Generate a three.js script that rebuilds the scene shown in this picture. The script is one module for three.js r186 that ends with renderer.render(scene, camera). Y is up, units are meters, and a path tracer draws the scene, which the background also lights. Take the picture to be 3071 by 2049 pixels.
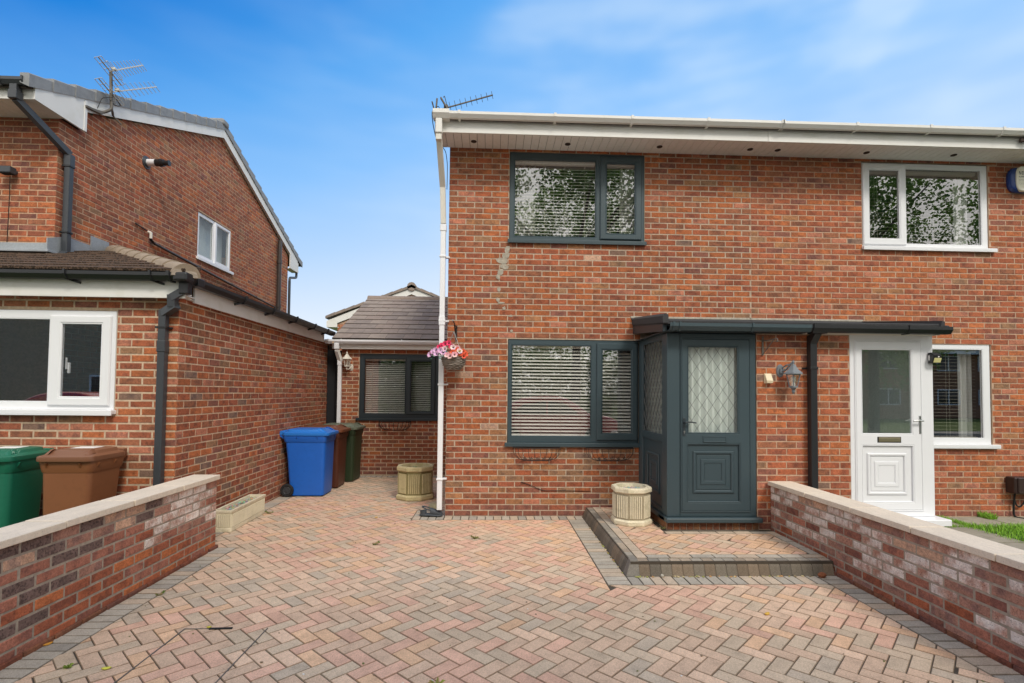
import * as THREE from 'three';
import { RoundedBoxGeometry } from 'three/addons/geometries/RoundedBoxGeometry.js';
import { mergeGeometries, toCreasedNormals } from 'three/addons/utils/BufferGeometryUtils.js';

// ------------------------------------------------------------------ camera, sky, sun, exposure
const scene = new THREE.Scene();
const camera = new THREE.PerspectiveCamera(66.36, 1024 / 683, 0.05, 900);
camera.position.set(0.585, 1.604, 6.854);
camera.rotation.order = 'YXZ';
camera.rotation.set(0.0335, -0.0392, 0.0097);
camera.setViewOffset(3071, 2049, 0, -101.8, 3071, 2049);      // the lens was shifted up a little
const renderer = new THREE.WebGLRenderer({ antialias: true });
renderer.toneMapping = THREE.LinearToneMapping;
renderer.toneMappingExposure = 1.46;
const SKYGAIN = 1.40;
renderer.shadowMap.enabled = true;

// seeded random and periodic noise
function rng(seed) { let a = seed >>> 0; return () => { a = (a + 0x6d2b79f5) | 0; let t = Math.imul(a ^ (a >>> 15), 1 | a); t = (t + Math.imul(t ^ (t >>> 7), 61 | t)) ^ t; return ((t ^ (t >>> 14)) >>> 0) / 4294967296; }; }
function hash(x, y, s) { let h = Math.imul(x, 374761393) + Math.imul(y, 668265263) + Math.imul(s, 1274126177); h = Math.imul(h ^ (h >>> 13), 1274126177); return ((h ^ (h >>> 16)) >>> 0) / 4294967296; }
function vnoise(x, y, p, s) {
  const xi = Math.floor(x), yi = Math.floor(y), fx = x - xi, fy = y - yi, m = (v) => ((v % p) + p) % p;
  const a = hash(m(xi), m(yi), s), b = hash(m(xi + 1), m(yi), s), c = hash(m(xi), m(yi + 1), s), d = hash(m(xi + 1), m(yi + 1), s);
  const ux = fx * fx * (3 - 2 * fx), uy = fy * fy * (3 - 2 * fy);
  return a + (b - a) * ux + (c - a) * uy + (a - b - c + d) * ux * uy;
}
function fbm(u, v, p, oct, s) { let t = 0, a = 0.5, n = 0; for (let i = 0; i < oct; i++) { t += a * vnoise(u * p, v * p, p, s + i * 17); n += a; a *= 0.5; p *= 2; } return t / n; }
const sstep = (a, b, x) => { const t = Math.min(1, Math.max(0, (x - a) / (b - a))); return t * t * (3 - 2 * t); };
const mix = (a, b, t) => a + (b - a) * t;
const mix3 = (a, b, t) => [mix(a[0], b[0], t), mix(a[1], b[1], t), mix(a[2], b[2], t)];

{ // one sky: deep blue behind the houses, thin wisps, bright haze and cloud behind the camera
  const W = 1024, H = 512, d = new Float32Array(W * H * 4);
  for (let j = 0; j < H; j++) for (let i = 0; i < W; i++) {
    const ph = (i + 0.5) / W * 2 * Math.PI - Math.PI, th = ((j + 0.5) / H - 0.5) * Math.PI;
    const x = Math.cos(th) * Math.cos(ph), z = Math.cos(th) * Math.sin(ph), y = Math.sin(th);
    const e = Math.max(0, th) / (Math.PI / 2), t = Math.min(1.15, e / 0.42 * (0.82 - 0.15 * x + 1.0 * Math.max(0, -x) ** 1.3));   // deeper to the left and upwards
    const stops = [[0, [0.83, 0.89, 0.98]], [0.20, [0.74, 0.84, 0.975]], [0.40, [0.46, 0.67, 0.96]], [0.60, [0.26, 0.54, 0.96]], [0.82, [0.105, 0.39, 0.87]], [1.10, [0.0, 0.20, 0.68]], [1.2, [0.0, 0.19, 0.66]]];
    let k = 0; while (k < stops.length - 2 && t > stops[k + 1][0]) k++;
    let c = mix3(stops[k][1], stops[k + 1][1], Math.min(1, (t - stops[k][0]) / (stops[k + 1][0] - stops[k][0]))).map((q) => q / SKYGAIN);
    // wisps, stretched along the horizon
    const w = fbm(i / W, j / H, 9, 6, 5), w2 = fbm(i / W + w * 0.05, j / H, 34, 5, 77), w3 = fbm(i / W + w * 0.03, (j / H * 3) % 1, 48, 3, 78);
    const wisp = sstep(0.44, 0.72, w * 0.55 + w2 * 0.25 + w3 * 0.2) * (0.10 + 0.90 * sstep(-0.55, 0.45, x)) + 0.35 * sstep(0.55, 0.8, w2) * sstep(0.3, 0.6, x);
    c = mix3(c, [0.70, 0.85, 1.0].map((q) => q / SKYGAIN), Math.min(1, wisp) * 0.52);
    // towards the street side the sky is veiled by bright cloud
    const back = sstep(-0.25, 0.55, z + 0.25 * (y - 0.3));
    const cl = 0.92 + 0.30 * (fbm(i / W, j / H, 9, 5, 31) - 0.5);
    c = mix3(c, [1.12 * cl, 1.09 * cl, 1.04 * cl], back * 0.94);
    if (y < 0) c = mix3(c, [0.30, 0.29, 0.27], sstep(0, 0.08, -y));
    const o = (j * W + i) * 4; d[o] = c[0]; d[o + 1] = c[1]; d[o + 2] = c[2]; d[o + 3] = 1;
  }
  const sky = new THREE.DataTexture(d, W, H, THREE.RGBAFormat, THREE.FloatType);
  sky.mapping = THREE.EquirectangularReflectionMapping; sky.magFilter = THREE.LinearFilter; sky.minFilter = THREE.LinearFilter; sky.needsUpdate = true;
  scene.background = sky; scene.environment = sky;
}
const sun = new THREE.DirectionalLight(new THREE.Color(1.0, 0.94, 0.85), 1.5);
sun.position.set(8, 17, 14); sun.target.position.set(1.5, 1, 0);
sun.castShadow = true; sun.shadow.radius = 26; sun.shadow.mapSize.set(2048, 2048);
Object.assign(sun.shadow.camera, { left: -16, right: 16, top: 14, bottom: -14, near: 1, far: 60 });
sun.name = 'sun'; scene.add(sun, sun.target);

// ------------------------------------------------------------------ naming and building helpers
const used = new Map();
function numbered(n) { const k = used.get(n) || 0; used.set(n, k + 1); return k ? n + '_' + String(k).padStart(3, '0') : n; }
function tag(o, label, category, group) { o.userData.label = label; o.userData.category = category; if (group) o.userData.group = group; return o; }
function thing(name, label, category, pos = [0, 0, 0], turn = 0, group) {
  const o = new THREE.Group(); o.name = numbered(name); o.position.set(...pos); o.rotation.y = turn; scene.add(o);
  return tag(o, label, category, group);
}
function clean(g) {
  g = g.index ? g.toNonIndexed() : g;
  const n = g.attributes.position.count;
  if (!g.attributes.normal) g.computeVertexNormals();
  if (!g.attributes.uv) g.setAttribute('uv', new THREE.BufferAttribute(new Float32Array(n * 2), 2));
  for (const k of Object.keys(g.attributes)) if (!['position', 'normal', 'uv', 'color'].includes(k)) g.deleteAttribute(k);
  g.groups.length = 0; g.morphAttributes = {};
  return g;
}
const merge = (list) => { list = list.map(clean); if (list.length === 1) return list[0]; const col = list.some((g) => g.attributes.color); if (col) for (const g of list) if (!g.attributes.color) paint(g, [1, 1, 1]); return mergeGeometries(list, false); };
function obj(name, geo, mat, parent = scene) {
  const m = new THREE.Mesh(Array.isArray(geo) ? merge(geo) : clean(geo), mat);
  m.name = parent === scene ? numbered(name) : name; m.castShadow = m.receiveShadow = true; parent.add(m); return m;
}
function struct(name, geo, mat) { const m = obj(name, geo, mat); m.userData.kind = 'structure'; return m; }
function paint(g, c) { const n = g.attributes.position.count, a = new Float32Array(n * 3); for (let i = 0; i < n; i++) { a[i * 3] = c[0]; a[i * 3 + 1] = c[1]; a[i * 3 + 2] = c[2]; } g.setAttribute('color', new THREE.BufferAttribute(a, 3)); return g; }
// metre uv by dominant normal
function uvm(g, s = 1, ox = 0, oy = 0) {
  g = clean(g); const p = g.attributes.position, n = g.attributes.normal, u = new Float32Array(p.count * 2);
  for (let i = 0; i < p.count; i++) {
    const ax = Math.abs(n.getX(i)), ay = Math.abs(n.getY(i)), az = Math.abs(n.getZ(i));
    const [a, b] = ay > ax && ay > az ? [p.getX(i), p.getZ(i)] : ax > az ? [p.getZ(i), p.getY(i)] : [p.getX(i), p.getY(i)];
    u[i * 2] = a * s + ox; u[i * 2 + 1] = b * s + oy;
  }
  g.setAttribute('uv', new THREE.BufferAttribute(u, 2)); return g;
}
// box by its limits, edges rounded by r
function bx(x0, x1, y0, y1, z0, z1, r = 0.003, seg = 1) {
  const w = x1 - x0, h = y1 - y0, d = z1 - z0; r = Math.min(r, w / 2.2, h / 2.2, d / 2.2);
  const g = r > 0 ? new RoundedBoxGeometry(w, h, d, seg, r) : new THREE.BoxGeometry(w, h, d);
  return clean(g.translate((x0 + x1) / 2, (y0 + y1) / 2, (z0 + z1) / 2));
}
const V = (...a) => new THREE.Vector3(...a);
function rod(a, b, r0, r1 = r0, n = 8) {
  a = V(...a); b = V(...b); const l = a.distanceTo(b);
  const g = new THREE.CylinderGeometry(r1, r0, l, n); g.translate(0, l / 2, 0);
  g.applyQuaternion(new THREE.Quaternion().setFromUnitVectors(V(0, 1, 0), b.clone().sub(a).normalize())); g.translate(a.x, a.y, a.z); return clean(g);
}
// square bar from a to b
function bar(a, b, w, h = w, r = 0.004) {
  a = V(...a); b = V(...b); const l = a.distanceTo(b);
  const g = new RoundedBoxGeometry(w, h, l, 1, Math.min(r, w / 2.2, h / 2.2)); const m = new THREE.Matrix4().lookAt(b, a, Math.abs(b.y - a.y) > 0.95 * l ? V(0, 0, 1) : V(0, 1, 0));
  g.applyMatrix4(m); g.translate((a.x + b.x) / 2, (a.y + b.y) / 2, (a.z + b.z) / 2); return clean(g);
}
function tube(pts, r, n = 8, seg = 0, closed = false) { return clean(new THREE.TubeGeometry(new THREE.CatmullRomCurve3(pts.map((p) => V(...p)), closed, 'catmullrom', 0.3), seg || pts.length * 6, r, n, closed)); }
// polygon in local (a,b) extruded along z, with bevel
function prism(pts, depth, bevel = 0, holes = []) {
  const s = new THREE.Shape(pts.map((p) => new THREE.Vector2(...p)));
  for (const h of holes) s.holes.push(new THREE.Path(h.map((p) => new THREE.Vector2(...p))));
  return clean(new THREE.ExtrudeGeometry(s, { depth: depth - 2 * bevel, bevelEnabled: bevel > 0, bevelThickness: bevel, bevelSize: bevel, bevelOffset: -bevel, bevelSegments: 1, steps: 1, curveSegments: 6 }).translate(0, 0, bevel));
}
const rect = (x0, x1, y0, y1) => [[x0, y0], [x1, y0], [x1, y1], [x0, y1]];
// rectangular frame of bar width w between z0 and z1, mitred
function frameGeo(x0, x1, y0, y1, w, z0, z1, bev = 0.006, wb = w, wt = w, wr = w) {
  return prism(rect(x0, x1, y0, y1), z1 - z0, bev, [rect(x0 + w, x1 - wr, y0 + wb, y1 - wt)]).translate(0, 0, z0);
}
function loft(rings, capA = true, capB = true) {  // rings of equal length, each a list of [x,y,z]
  const pos = [], n = rings[0].length, tri = (a, b, c) => pos.push(...a, ...b, ...c);
  for (let i = 0; i + 1 < rings.length; i++) for (let j = 0; j < n; j++) { const k = (j + 1) % n, A = rings[i], B = rings[i + 1]; tri(A[j], A[k], B[k]); tri(A[j], B[k], B[j]); }
  const cap = (r, flip) => { const c = [0, 1, 2].map((q) => r.reduce((s, p) => s + p[q], 0) / n); for (let j = 0; j < n; j++) { const k = (j + 1) % n; flip ? tri(c, r[k], r[j]) : tri(c, r[j], r[k]); } };
  if (capA) cap(rings[0], true); if (capB) cap(rings[rings.length - 1], false);
  const g = new THREE.BufferGeometry(); g.setAttribute('position', new THREE.Float32BufferAttribute(pos, 3)); g.computeVertexNormals(); return clean(g);
}
// smooth normals across nearby faces
const smooth = (g, a = 0.7) => clean(toCreasedNormals(g, a));
const moved = (g, x, y, z, ry = 0) => { const q = g.clone(); if (ry) q.rotateY(ry); return q.translate(x, y, z); };

// ------------------------------------------------------------------ textures
function tex(N, fn, M = N, srgb = true) {
  const d = new Uint8Array(N * M * 4);
  for (let j = 0; j < M; j++) for (let i = 0; i < N; i++) { const c = fn(i / N, j / M, i, j); const o = (j * N + i) * 4; for (let k = 0; k < 3; k++) { const q = Math.max(0, Math.min(1, c[k])); d[o + k] = Math.round((srgb === true ? Math.pow(q, 1 / 2.2) : q) * 255); } d[o + 3] = 255; }
  const t = new THREE.DataTexture(d, N, M, THREE.RGBAFormat); t.wrapS = t.wrapT = THREE.RepeatWrapping; t.magFilter = THREE.LinearFilter; t.minFilter = THREE.LinearFilter; if (srgb) t.colorSpace = THREE.SRGBColorSpace; t.needsUpdate = true; return t;
}
const grey = (v) => [v, v, v];
const hsh = (i, j, s) => hash(i, j, s);
// rustic brick face: drag marks, dark firing patches, pale specks (1 m square)
const brickMap = tex(512, (u, v, i, j) => {
  const big = fbm(u, v, 9, 3, 11), mid = fbm(u, v, 40, 3, 23), fine = fbm(u, v, 128, 2, 41), dark = sstep(0.50, 0.68, fbm(u, v, 14, 3, 91));
  let L = 0.70 + 0.32 * (mid - 0.5) + 0.42 * (fine - 0.5) + 0.25 * (big - 0.5);
  let c = [L * 1.10, L, L * 0.93];
  c = mix3(c, [L * 0.70, L * 0.66, L * 0.72], dark * 0.75);
  if (hsh(i >> 1, j >> 1, 7) > 0.975) c = [c[0] + 0.16, c[1] + 0.16, c[2] + 0.14];
  if (hsh(i >> 1, j >> 1, 8) > 0.96) c = c.map((q) => q * 0.62);
  return c;
});
const brickBump = tex(512, (u, v) => grey(0.5 + 0.9 * (fbm(u, v, 60, 4, 23) - 0.5)), 512, false);
// old garden wall brick with white salts coming through (1 m square)
const saltMap = tex(512, (u, v, i, j) => {
  const a = fbm(u, v, 7, 5, 301), b = fbm(u, v * 0.5, 60, 3, 302), f = fbm(u, v, 150, 2, 303);
  const under = mix3([0.56, 0.42, 0.37], [0.64, 0.45, 0.37], fbm(u, v, 6, 3, 305)).map((q) => q * (0.80 + 0.4 * f));
  const salt = sstep(0.28, 0.68, a * 0.8 + b * 0.2);
  let c = mix3(under, [0.84, 0.80, 0.77].map((q) => q * (0.88 + 0.2 * f)), salt);
  if (hsh(i >> 1, j >> 1, 9) > 0.975) c = c.map((q) => q * 0.62);
  return c;
}, 512, 'srgb');
// dark weathered brick with black pits
const pitMap = tex(512, (u, v, i, j) => {
  const f = fbm(u, v, 120, 2, 403), m = fbm(u, v, 16, 4, 404), p = sstep(0.60, 0.70, fbm(u, v, 90, 2, 405)), s = sstep(0.60, 0.80, fbm(u, v, 12, 4, 409));
  let c = grey(0.62 + 0.45 * (m - 0.5) + 0.4 * (f - 0.5)); c = mix3(c, [0.16, 0.13, 0.13], p * 0.65); return mix3(c, [0.95, 0.93, 0.92], s * 0.35);
});
const mortarMap = tex(256, (u, v) => grey(0.82 + 0.5 * (fbm(u, v, 24, 4, 51) - 0.5)));
// block paving: fine aggregate (0.5 m square)
const paverMap = tex(512, (u, v, i, j) => {
  const f = fbm(u, v, 110, 3, 61), m = fbm(u, v, 8, 4, 62), st = sstep(0.56, 0.78, fbm(u, v, 6, 5, 63));
  let L = 0.80 + 0.50 * (f - 0.5) + 0.22 * (m - 0.5); const h = hsh(i >> 1, j >> 1, 64);
  if (h > 0.94) L *= 0.70; if (h < 0.05) L *= 1.22;
  return mix3(grey(L), [L * 0.80, L * 0.80, L * 0.80], st * 0.6);
});
const grainBump = tex(256, (u, v) => grey(0.5 + 0.9 * (fbm(u, v, 64, 3, 66) - 0.5)), 256, false);
// cast stone and concrete with lichen (1 m square)
const stoneMap = tex(512, (u, v, i, j) => {
  const m = fbm(u, v, 5, 5, 71), f = fbm(u, v, 120, 2, 72), l = sstep(0.58, 0.72, fbm(u, v, 18, 4, 73));
  let c = [0.90, 0.87, 0.80].map((q) => q * (0.92 + 0.22 * (m - 0.5) + 0.22 * (f - 0.5)));
  c = mix3(c, [0.52, 0.50, 0.38], l * 0.35); if (hsh(i >> 1, j >> 1, 74) > 0.985) c = c.map((q) => q * 0.5); return c;
});
const copingMap = tex(512, (u, v, i, j) => {
  const g = fbm(u, v * 0.25, 40, 3, 81), m = fbm(u, v, 5, 4, 82), f = fbm(u, v, 150, 2, 83);
  let c = [0.93, 0.86, 0.77].map((q) => q * (0.92 + 0.14 * (g - 0.5) + 0.14 * (m - 0.5) + 0.16 * (f - 0.5)));
  if (hsh(i >> 1, j >> 1, 84) > 0.993) c = c.map((q) => q * 0.6); return c;
});
const mossMap = tex(512, (u, v, i, j) => {
  const m = fbm(u, v, 30, 4, 111), f = fbm(u, v, 140, 2, 112), k = sstep(0.42, 0.60, m);
  return mix3([0.52, 0.43, 0.36].map((q) => q * (0.75 + 0.5 * f)), [0.24, 0.19, 0.13].map((q) => q * (0.6 + 0.8 * f)), k * 0.8);
}, 512, 'srgb');
const tileMap = tex(512, (u, v, i, j) => { const m = fbm(u, v, 6, 4, 121), f = fbm(u, v, 130, 2, 122); let L = 0.82 + 0.3 * (m - 0.5) + 0.28 * (f - 0.5); if (hsh(i >> 1, j >> 1, 5) > 0.985) L *= 1.25; return [L, L * 0.98, L * 0.95]; });
// white boards with a little algae
const boardMap = tex(256, (u, v) => { const m = fbm(u, v, 3, 5, 131), k = sstep(0.54, 0.82, fbm(u, v, 8, 4, 132)); return mix3(grey(0.95 + 0.05 * (m - 0.5)), [0.80, 0.79, 0.72], k * 0.35); });
const asphaltMap = tex(256, (u, v) => grey(0.7 + 0.5 * (fbm(u, v, 60, 3, 141) - 0.5)));
const wickerMap = tex(128, (u, v) => grey(0.72 + 0.6 * (fbm(u, v, 16, 3, 151) - 0.5)));
const plasticMap = tex(256, (u, v) => { const m = fbm(u, v, 4, 5, 161); const s = sstep(0.60, 0.80, fbm(u * 1, v * 1, 24, 3, 163)); return mix3(grey(0.94 + 0.14 * (m - 0.5)), grey(0.80), s * 0.4); });
const grassMap = tex(256, (u, v) => { const m = fbm(u, v, 20, 4, 171); return mix3([0.30, 0.42, 0.10], [0.50, 0.62, 0.18], m); }, 256, 'srgb');
const glassBump = tex(512, (u, v) => { const w = fbm(u, v, 26, 3, 181); return grey(0.5 + 0.5 * Math.sin(w * 26)); }, 512, false);

const std = (color, rough = 0.8, o = {}) => { const m = new THREE.MeshStandardMaterial({ roughness: rough, metalness: 0, ...o }); m.color.setRGB(...color); return m; };
const phy = (color, rough, o = {}) => { const m = new THREE.MeshPhysicalMaterial({ roughness: rough, ...o }); m.color.setRGB(...color); return m; };
const M = {
  brick: std([1, 1, 1], 0.92, { map: brickMap, bumpMap: brickBump, bumpScale: 0.003, vertexColors: true }),
  salt: std([0.92, 0.92, 0.92], 0.95, { map: saltMap, bumpMap: brickBump, bumpScale: 0.004, vertexColors: true }),
  pit: std([1, 1, 1], 0.95, { map: pitMap, bumpMap: brickBump, bumpScale: 0.004, vertexColors: true }),
  mortarL: std([0.55, 0.43, 0.32], 0.95, { map: mortarMap }),
  mortarR: std([0.58, 0.39, 0.27], 0.95, { map: mortarMap }),
  mortarG: std([0.66, 0.49, 0.34], 0.95, { map: mortarMap }),
  mortarN: std([0.60, 0.39, 0.25], 0.95, { map: mortarMap }),
  mortarW: std([0.40, 0.33, 0.26], 0.95, { map: mortarMap }),
  paver: std([1, 1, 1], 0.93, { map: paverMap, bumpMap: grainBump, bumpScale: 0.0015, vertexColors: true }),
  joint: std([0.085, 0.068, 0.05], 1, { map: mortarMap }),
  stone: std([0.88, 0.82, 0.66], 0.92, { map: stoneMap, bumpMap: grainBump, bumpScale: 0.002 }),
  stoneMoss: std([0.70, 0.62, 0.38], 0.95, { map: stoneMap, bumpMap: grainBump, bumpScale: 0.003 }),
  coping: std([0.80, 0.74, 0.66], 0.9, { map: copingMap, bumpMap: grainBump, bumpScale: 0.001 }),
  slab: std([0.33, 0.31, 0.27], 0.95, { map: stoneMap, bumpMap: grainBump, bumpScale: 0.002 }),
  white: phy([0.80, 0.81, 0.83], 0.32, { clearcoat: 0.15, clearcoatRoughness: 0.3 }),
  board: std([0.80, 0.79, 0.75], 0.5, { map: boardMap }),
  oldBoard: std([0.74, 0.71, 0.63], 0.6, { map: boardMap }),
  soffit: std([0.90, 0.89, 0.86], 0.55, { map: boardMap }),
  grey: phy([0.040, 0.066, 0.078], 0.42, { clearcoat: 0.1, clearcoatRoughness: 0.4 }),
  greyDeep: phy([0.022, 0.033, 0.040], 0.45),
  black: phy([0.018, 0.019, 0.021], 0.38),
  pipeGrey: phy([0.045, 0.05, 0.057], 0.35),
  brownPipe: phy([0.05, 0.040, 0.036], 0.35),
  lead: std([0.42, 0.46, 0.50], 0.55, { metalness: 0.25, map: tileMap }),
  felt: std([0.055, 0.055, 0.058], 0.9, { map: asphaltMap }),
  tile: std([0.34, 0.275, 0.235], 0.9, { map: tileMap, bumpMap: grainBump, vertexColors: true, bumpScale: 0.002 }),
  tileDark: std([0.10, 0.08, 0.065], 0.95, { map: tileMap }),
  mossTile: std([0.55, 0.50, 0.46], 0.98, { map: mossMap, bumpMap: brickBump, bumpScale: 0.012 }),
  hipTile: std([0.36, 0.285, 0.21], 0.92, { map: tileMap, bumpMap: grainBump, bumpScale: 0.002 }),
  verge: std([0.30, 0.315, 0.33], 0.6, { map: tileMap }),
  glass: phy([1, 1, 1], 0.0, { transmission: 1, thickness: 0, ior: 3.0 }),
  frost: phy([0.93, 0.97, 0.95], 0.38, { transmission: 1, thickness: 0, ior: 1.5 }),
  obscure: phy([0.86, 0.95, 0.91], 0.38, { transmission: 1, thickness: 0, ior: 1.5, bumpMap: glassBump, bumpScale: 0.004 }),
  room: std([0.06, 0.055, 0.05], 0.9), roomPale: std([0.62, 0.60, 0.54], 0.9), dark: std([0.012, 0.012, 0.012], 0.9),
  slat: std([0.74, 0.73, 0.67], 0.55), tape: std([0.42, 0.40, 0.32], 0.8),
  cloth: std([0.72, 0.74, 0.72], 0.95),
  chrome: std([0.62, 0.62, 0.60], 0.28, { metalness: 1 }), brass: std([0.55, 0.47, 0.30], 0.35, { metalness: 1 }),
  steel: std([0.45, 0.45, 0.44], 0.45, { metalness: 0.8 }), oldSteel: std([0.16, 0.145, 0.125], 0.75, { metalness: 0.3 }),
  iron: std([0.018, 0.014, 0.013], 0.7), rust: std([0.045, 0.028, 0.022], 0.85),
  lanternGrey: std([0.17, 0.19, 0.21], 0.7), lanternWhite: std([0.68, 0.64, 0.55], 0.6),
  blueBin: phy([0.012, 0.135, 0.60], 0.45, { map: plasticMap }), brownBin: phy([0.24, 0.088, 0.034], 0.5, { map: plasticMap }), darkBrown: phy([0.085, 0.024, 0.012], 0.45, { map: plasticMap }),
  greenBin: phy([0.010, 0.145, 0.085], 0.42, { map: plasticMap }), olive: phy([0.022, 0.040, 0.016], 0.5, { map: plasticMap }), oliveLid: phy([0.13, 0.15, 0.105], 0.5, { map: plasticMap }),
  rubber: std([0.012, 0.012, 0.013], 0.85), label: std([0.80, 0.79, 0.77], 0.6), clog: std([0.052, 0.062, 0.075], 0.6),
  wicker: std([0.36, 0.31, 0.26], 0.95, { map: wickerMap }), wickerDark: std([0.20, 0.17, 0.145], 0.95, { map: wickerMap }),
  cream: std([0.74, 0.64, 0.44], 0.5), meter: phy([0.035, 0.017, 0.015], 0.45), alarmBlue: phy([0.015, 0.045, 0.20], 0.3), alarmFace: std([0.76, 0.73, 0.60], 0.45),
  led: std([0.70, 0.66, 0.30], 0.4), asphalt: std([0.17, 0.165, 0.16], 0.95, { map: asphaltMap }), footway: std([0.42, 0.40, 0.37], 0.95, { map: asphaltMap }),
  turf: std([0.12, 0.20, 0.03], 1, { map: grassMap }), soil: std([0.10, 0.075, 0.05], 1),
  gravel: std([1, 1, 1], 0.9, { vertexColors: true }), flame: std([0.75, 0.72, 0.62], 0.5),
  bark: std([0.10, 0.08, 0.06], 1), blade: std([1, 1, 1], 0.85, { vertexColors: true, side: THREE.DoubleSide }),
};
M.leaf = phy([1, 1, 1], 0.85, { vertexColors: true, transmission: 0.5, thickness: 0, side: THREE.DoubleSide });
M.tile2 = std([0.30, 0.25, 0.22], 0.9, { map: tileMap, bumpMap: grainBump, vertexColors: true, bumpScale: 0.002 }); M.tile3 = std([0.37, 0.31, 0.265], 0.9, { map: tileMap, bumpMap: grainBump, vertexColors: true, bumpScale: 0.002 });
M.blueLid = phy([0.022, 0.20, 0.68], 0.38, { map: plasticMap }); M.brownLid = phy([0.17, 0.060, 0.028], 0.42, { map: plasticMap }); M.brownLidFront = phy([0.22, 0.095, 0.050], 0.38, { map: plasticMap }); M.navyLid = phy([0.02, 0.05, 0.22], 0.4);
M.slab2 = std([0.37, 0.35, 0.30], 0.95, { map: stoneMap, bumpMap: grainBump, bumpScale: 0.002 }); M.carGlass = phy([0.02, 0.025, 0.027], 0.05); M.lightSteel = std([0.55, 0.54, 0.50], 0.6, { metalness: 0.3 });
M.stoneGroove = std([0.46, 0.41, 0.31], 0.95, { map: stoneMap }); M.mossGroove = std([0.30, 0.27, 0.13], 0.95, { map: stoneMap });
M.leadCame = std([0.16, 0.17, 0.17], 0.5, { metalness: 0.3 });
M.petal = std([1, 1, 1], 0.8, { vertexColors: true, side: THREE.DoubleSide });

// ------------------------------------------------------------------ brickwork
camera.updateMatrixWorld(true);
const eye = camera.position.clone(), view = camera.matrixWorld.clone().invert();
function shows(p) { const q = p.clone().applyMatrix4(view); return q.z < -0.2 && Math.abs(q.x / -q.z) < 1.02 && q.y / -q.z < 0.74 && q.y / -q.z > -0.61; }
// one brick: face with a worn arris, standing proud of the joint; centred on its face
function brickGeo(w, h, col, R, bev = 0.0035, deep = 0.008) {
  const x = w / 2, y = h / 2, b = bev, j = () => (R() - 0.5) * 0.0024;
  const o = [[-x, -y], [x, -y], [x, y], [-x, y]], f = o.map(([p, q]) => [p - Math.sign(p) * b + j(), q - Math.sign(q) * b + j(), j() * 0.6]), k = o.map(([p, q]) => [p, q, -deep]), m = o.map(([p, q]) => [p + j() * 0.4, q + j() * 0.4, -b * 0.8]);
  const pos = [], uv = [], ou = R(), ov = R();
  const quad = (A, B, C, D) => { for (const p of [A, B, C, A, C, D]) { pos.push(...p); uv.push(p[0] + ou, p[1] + ov + p[2]); } };
  quad(f[0], f[1], f[2], f[3]);
  for (let i = 0; i < 4; i++) { const n = (i + 1) % 4; quad(m[i], m[n], f[n], f[i]); quad(k[i], k[n], m[n], m[i]); }
  const g = new THREE.BufferGeometry(); g.setAttribute('position', new THREE.Float32BufferAttribute(pos, 3)); g.setAttribute('uv', new THREE.Float32BufferAttribute(uv, 2)); g.computeVertexNormals();
  return paint(g, col);
}
const tones = {  // linear base colours of the fired clay
  orange: [0.445, 0.150, 0.058], red: [0.385, 0.122, 0.058], deep: [0.33, 0.110, 0.060], brown: [0.325, 0.134, 0.072], tan: [0.41, 0.205, 0.098], plum: [0.27, 0.112, 0.080], drab: [0.305, 0.178, 0.102], pink: [0.46, 0.19, 0.12], ash: [0.23, 0.15, 0.115], white: [0.62, 0.60, 0.60], pitted_dark: [0.21, 0.135, 0.115], dusty: [0.36, 0.20, 0.155], dustred: [0.36, 0.155, 0.11], pale: [0.55, 0.37, 0.27],
};
function pick(list, r) { let t = 0; for (const [, w] of list) t += w; r *= t; for (const [n, w] of list) { if ((r -= w) <= 0) return n; } return list[0][0]; }
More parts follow.
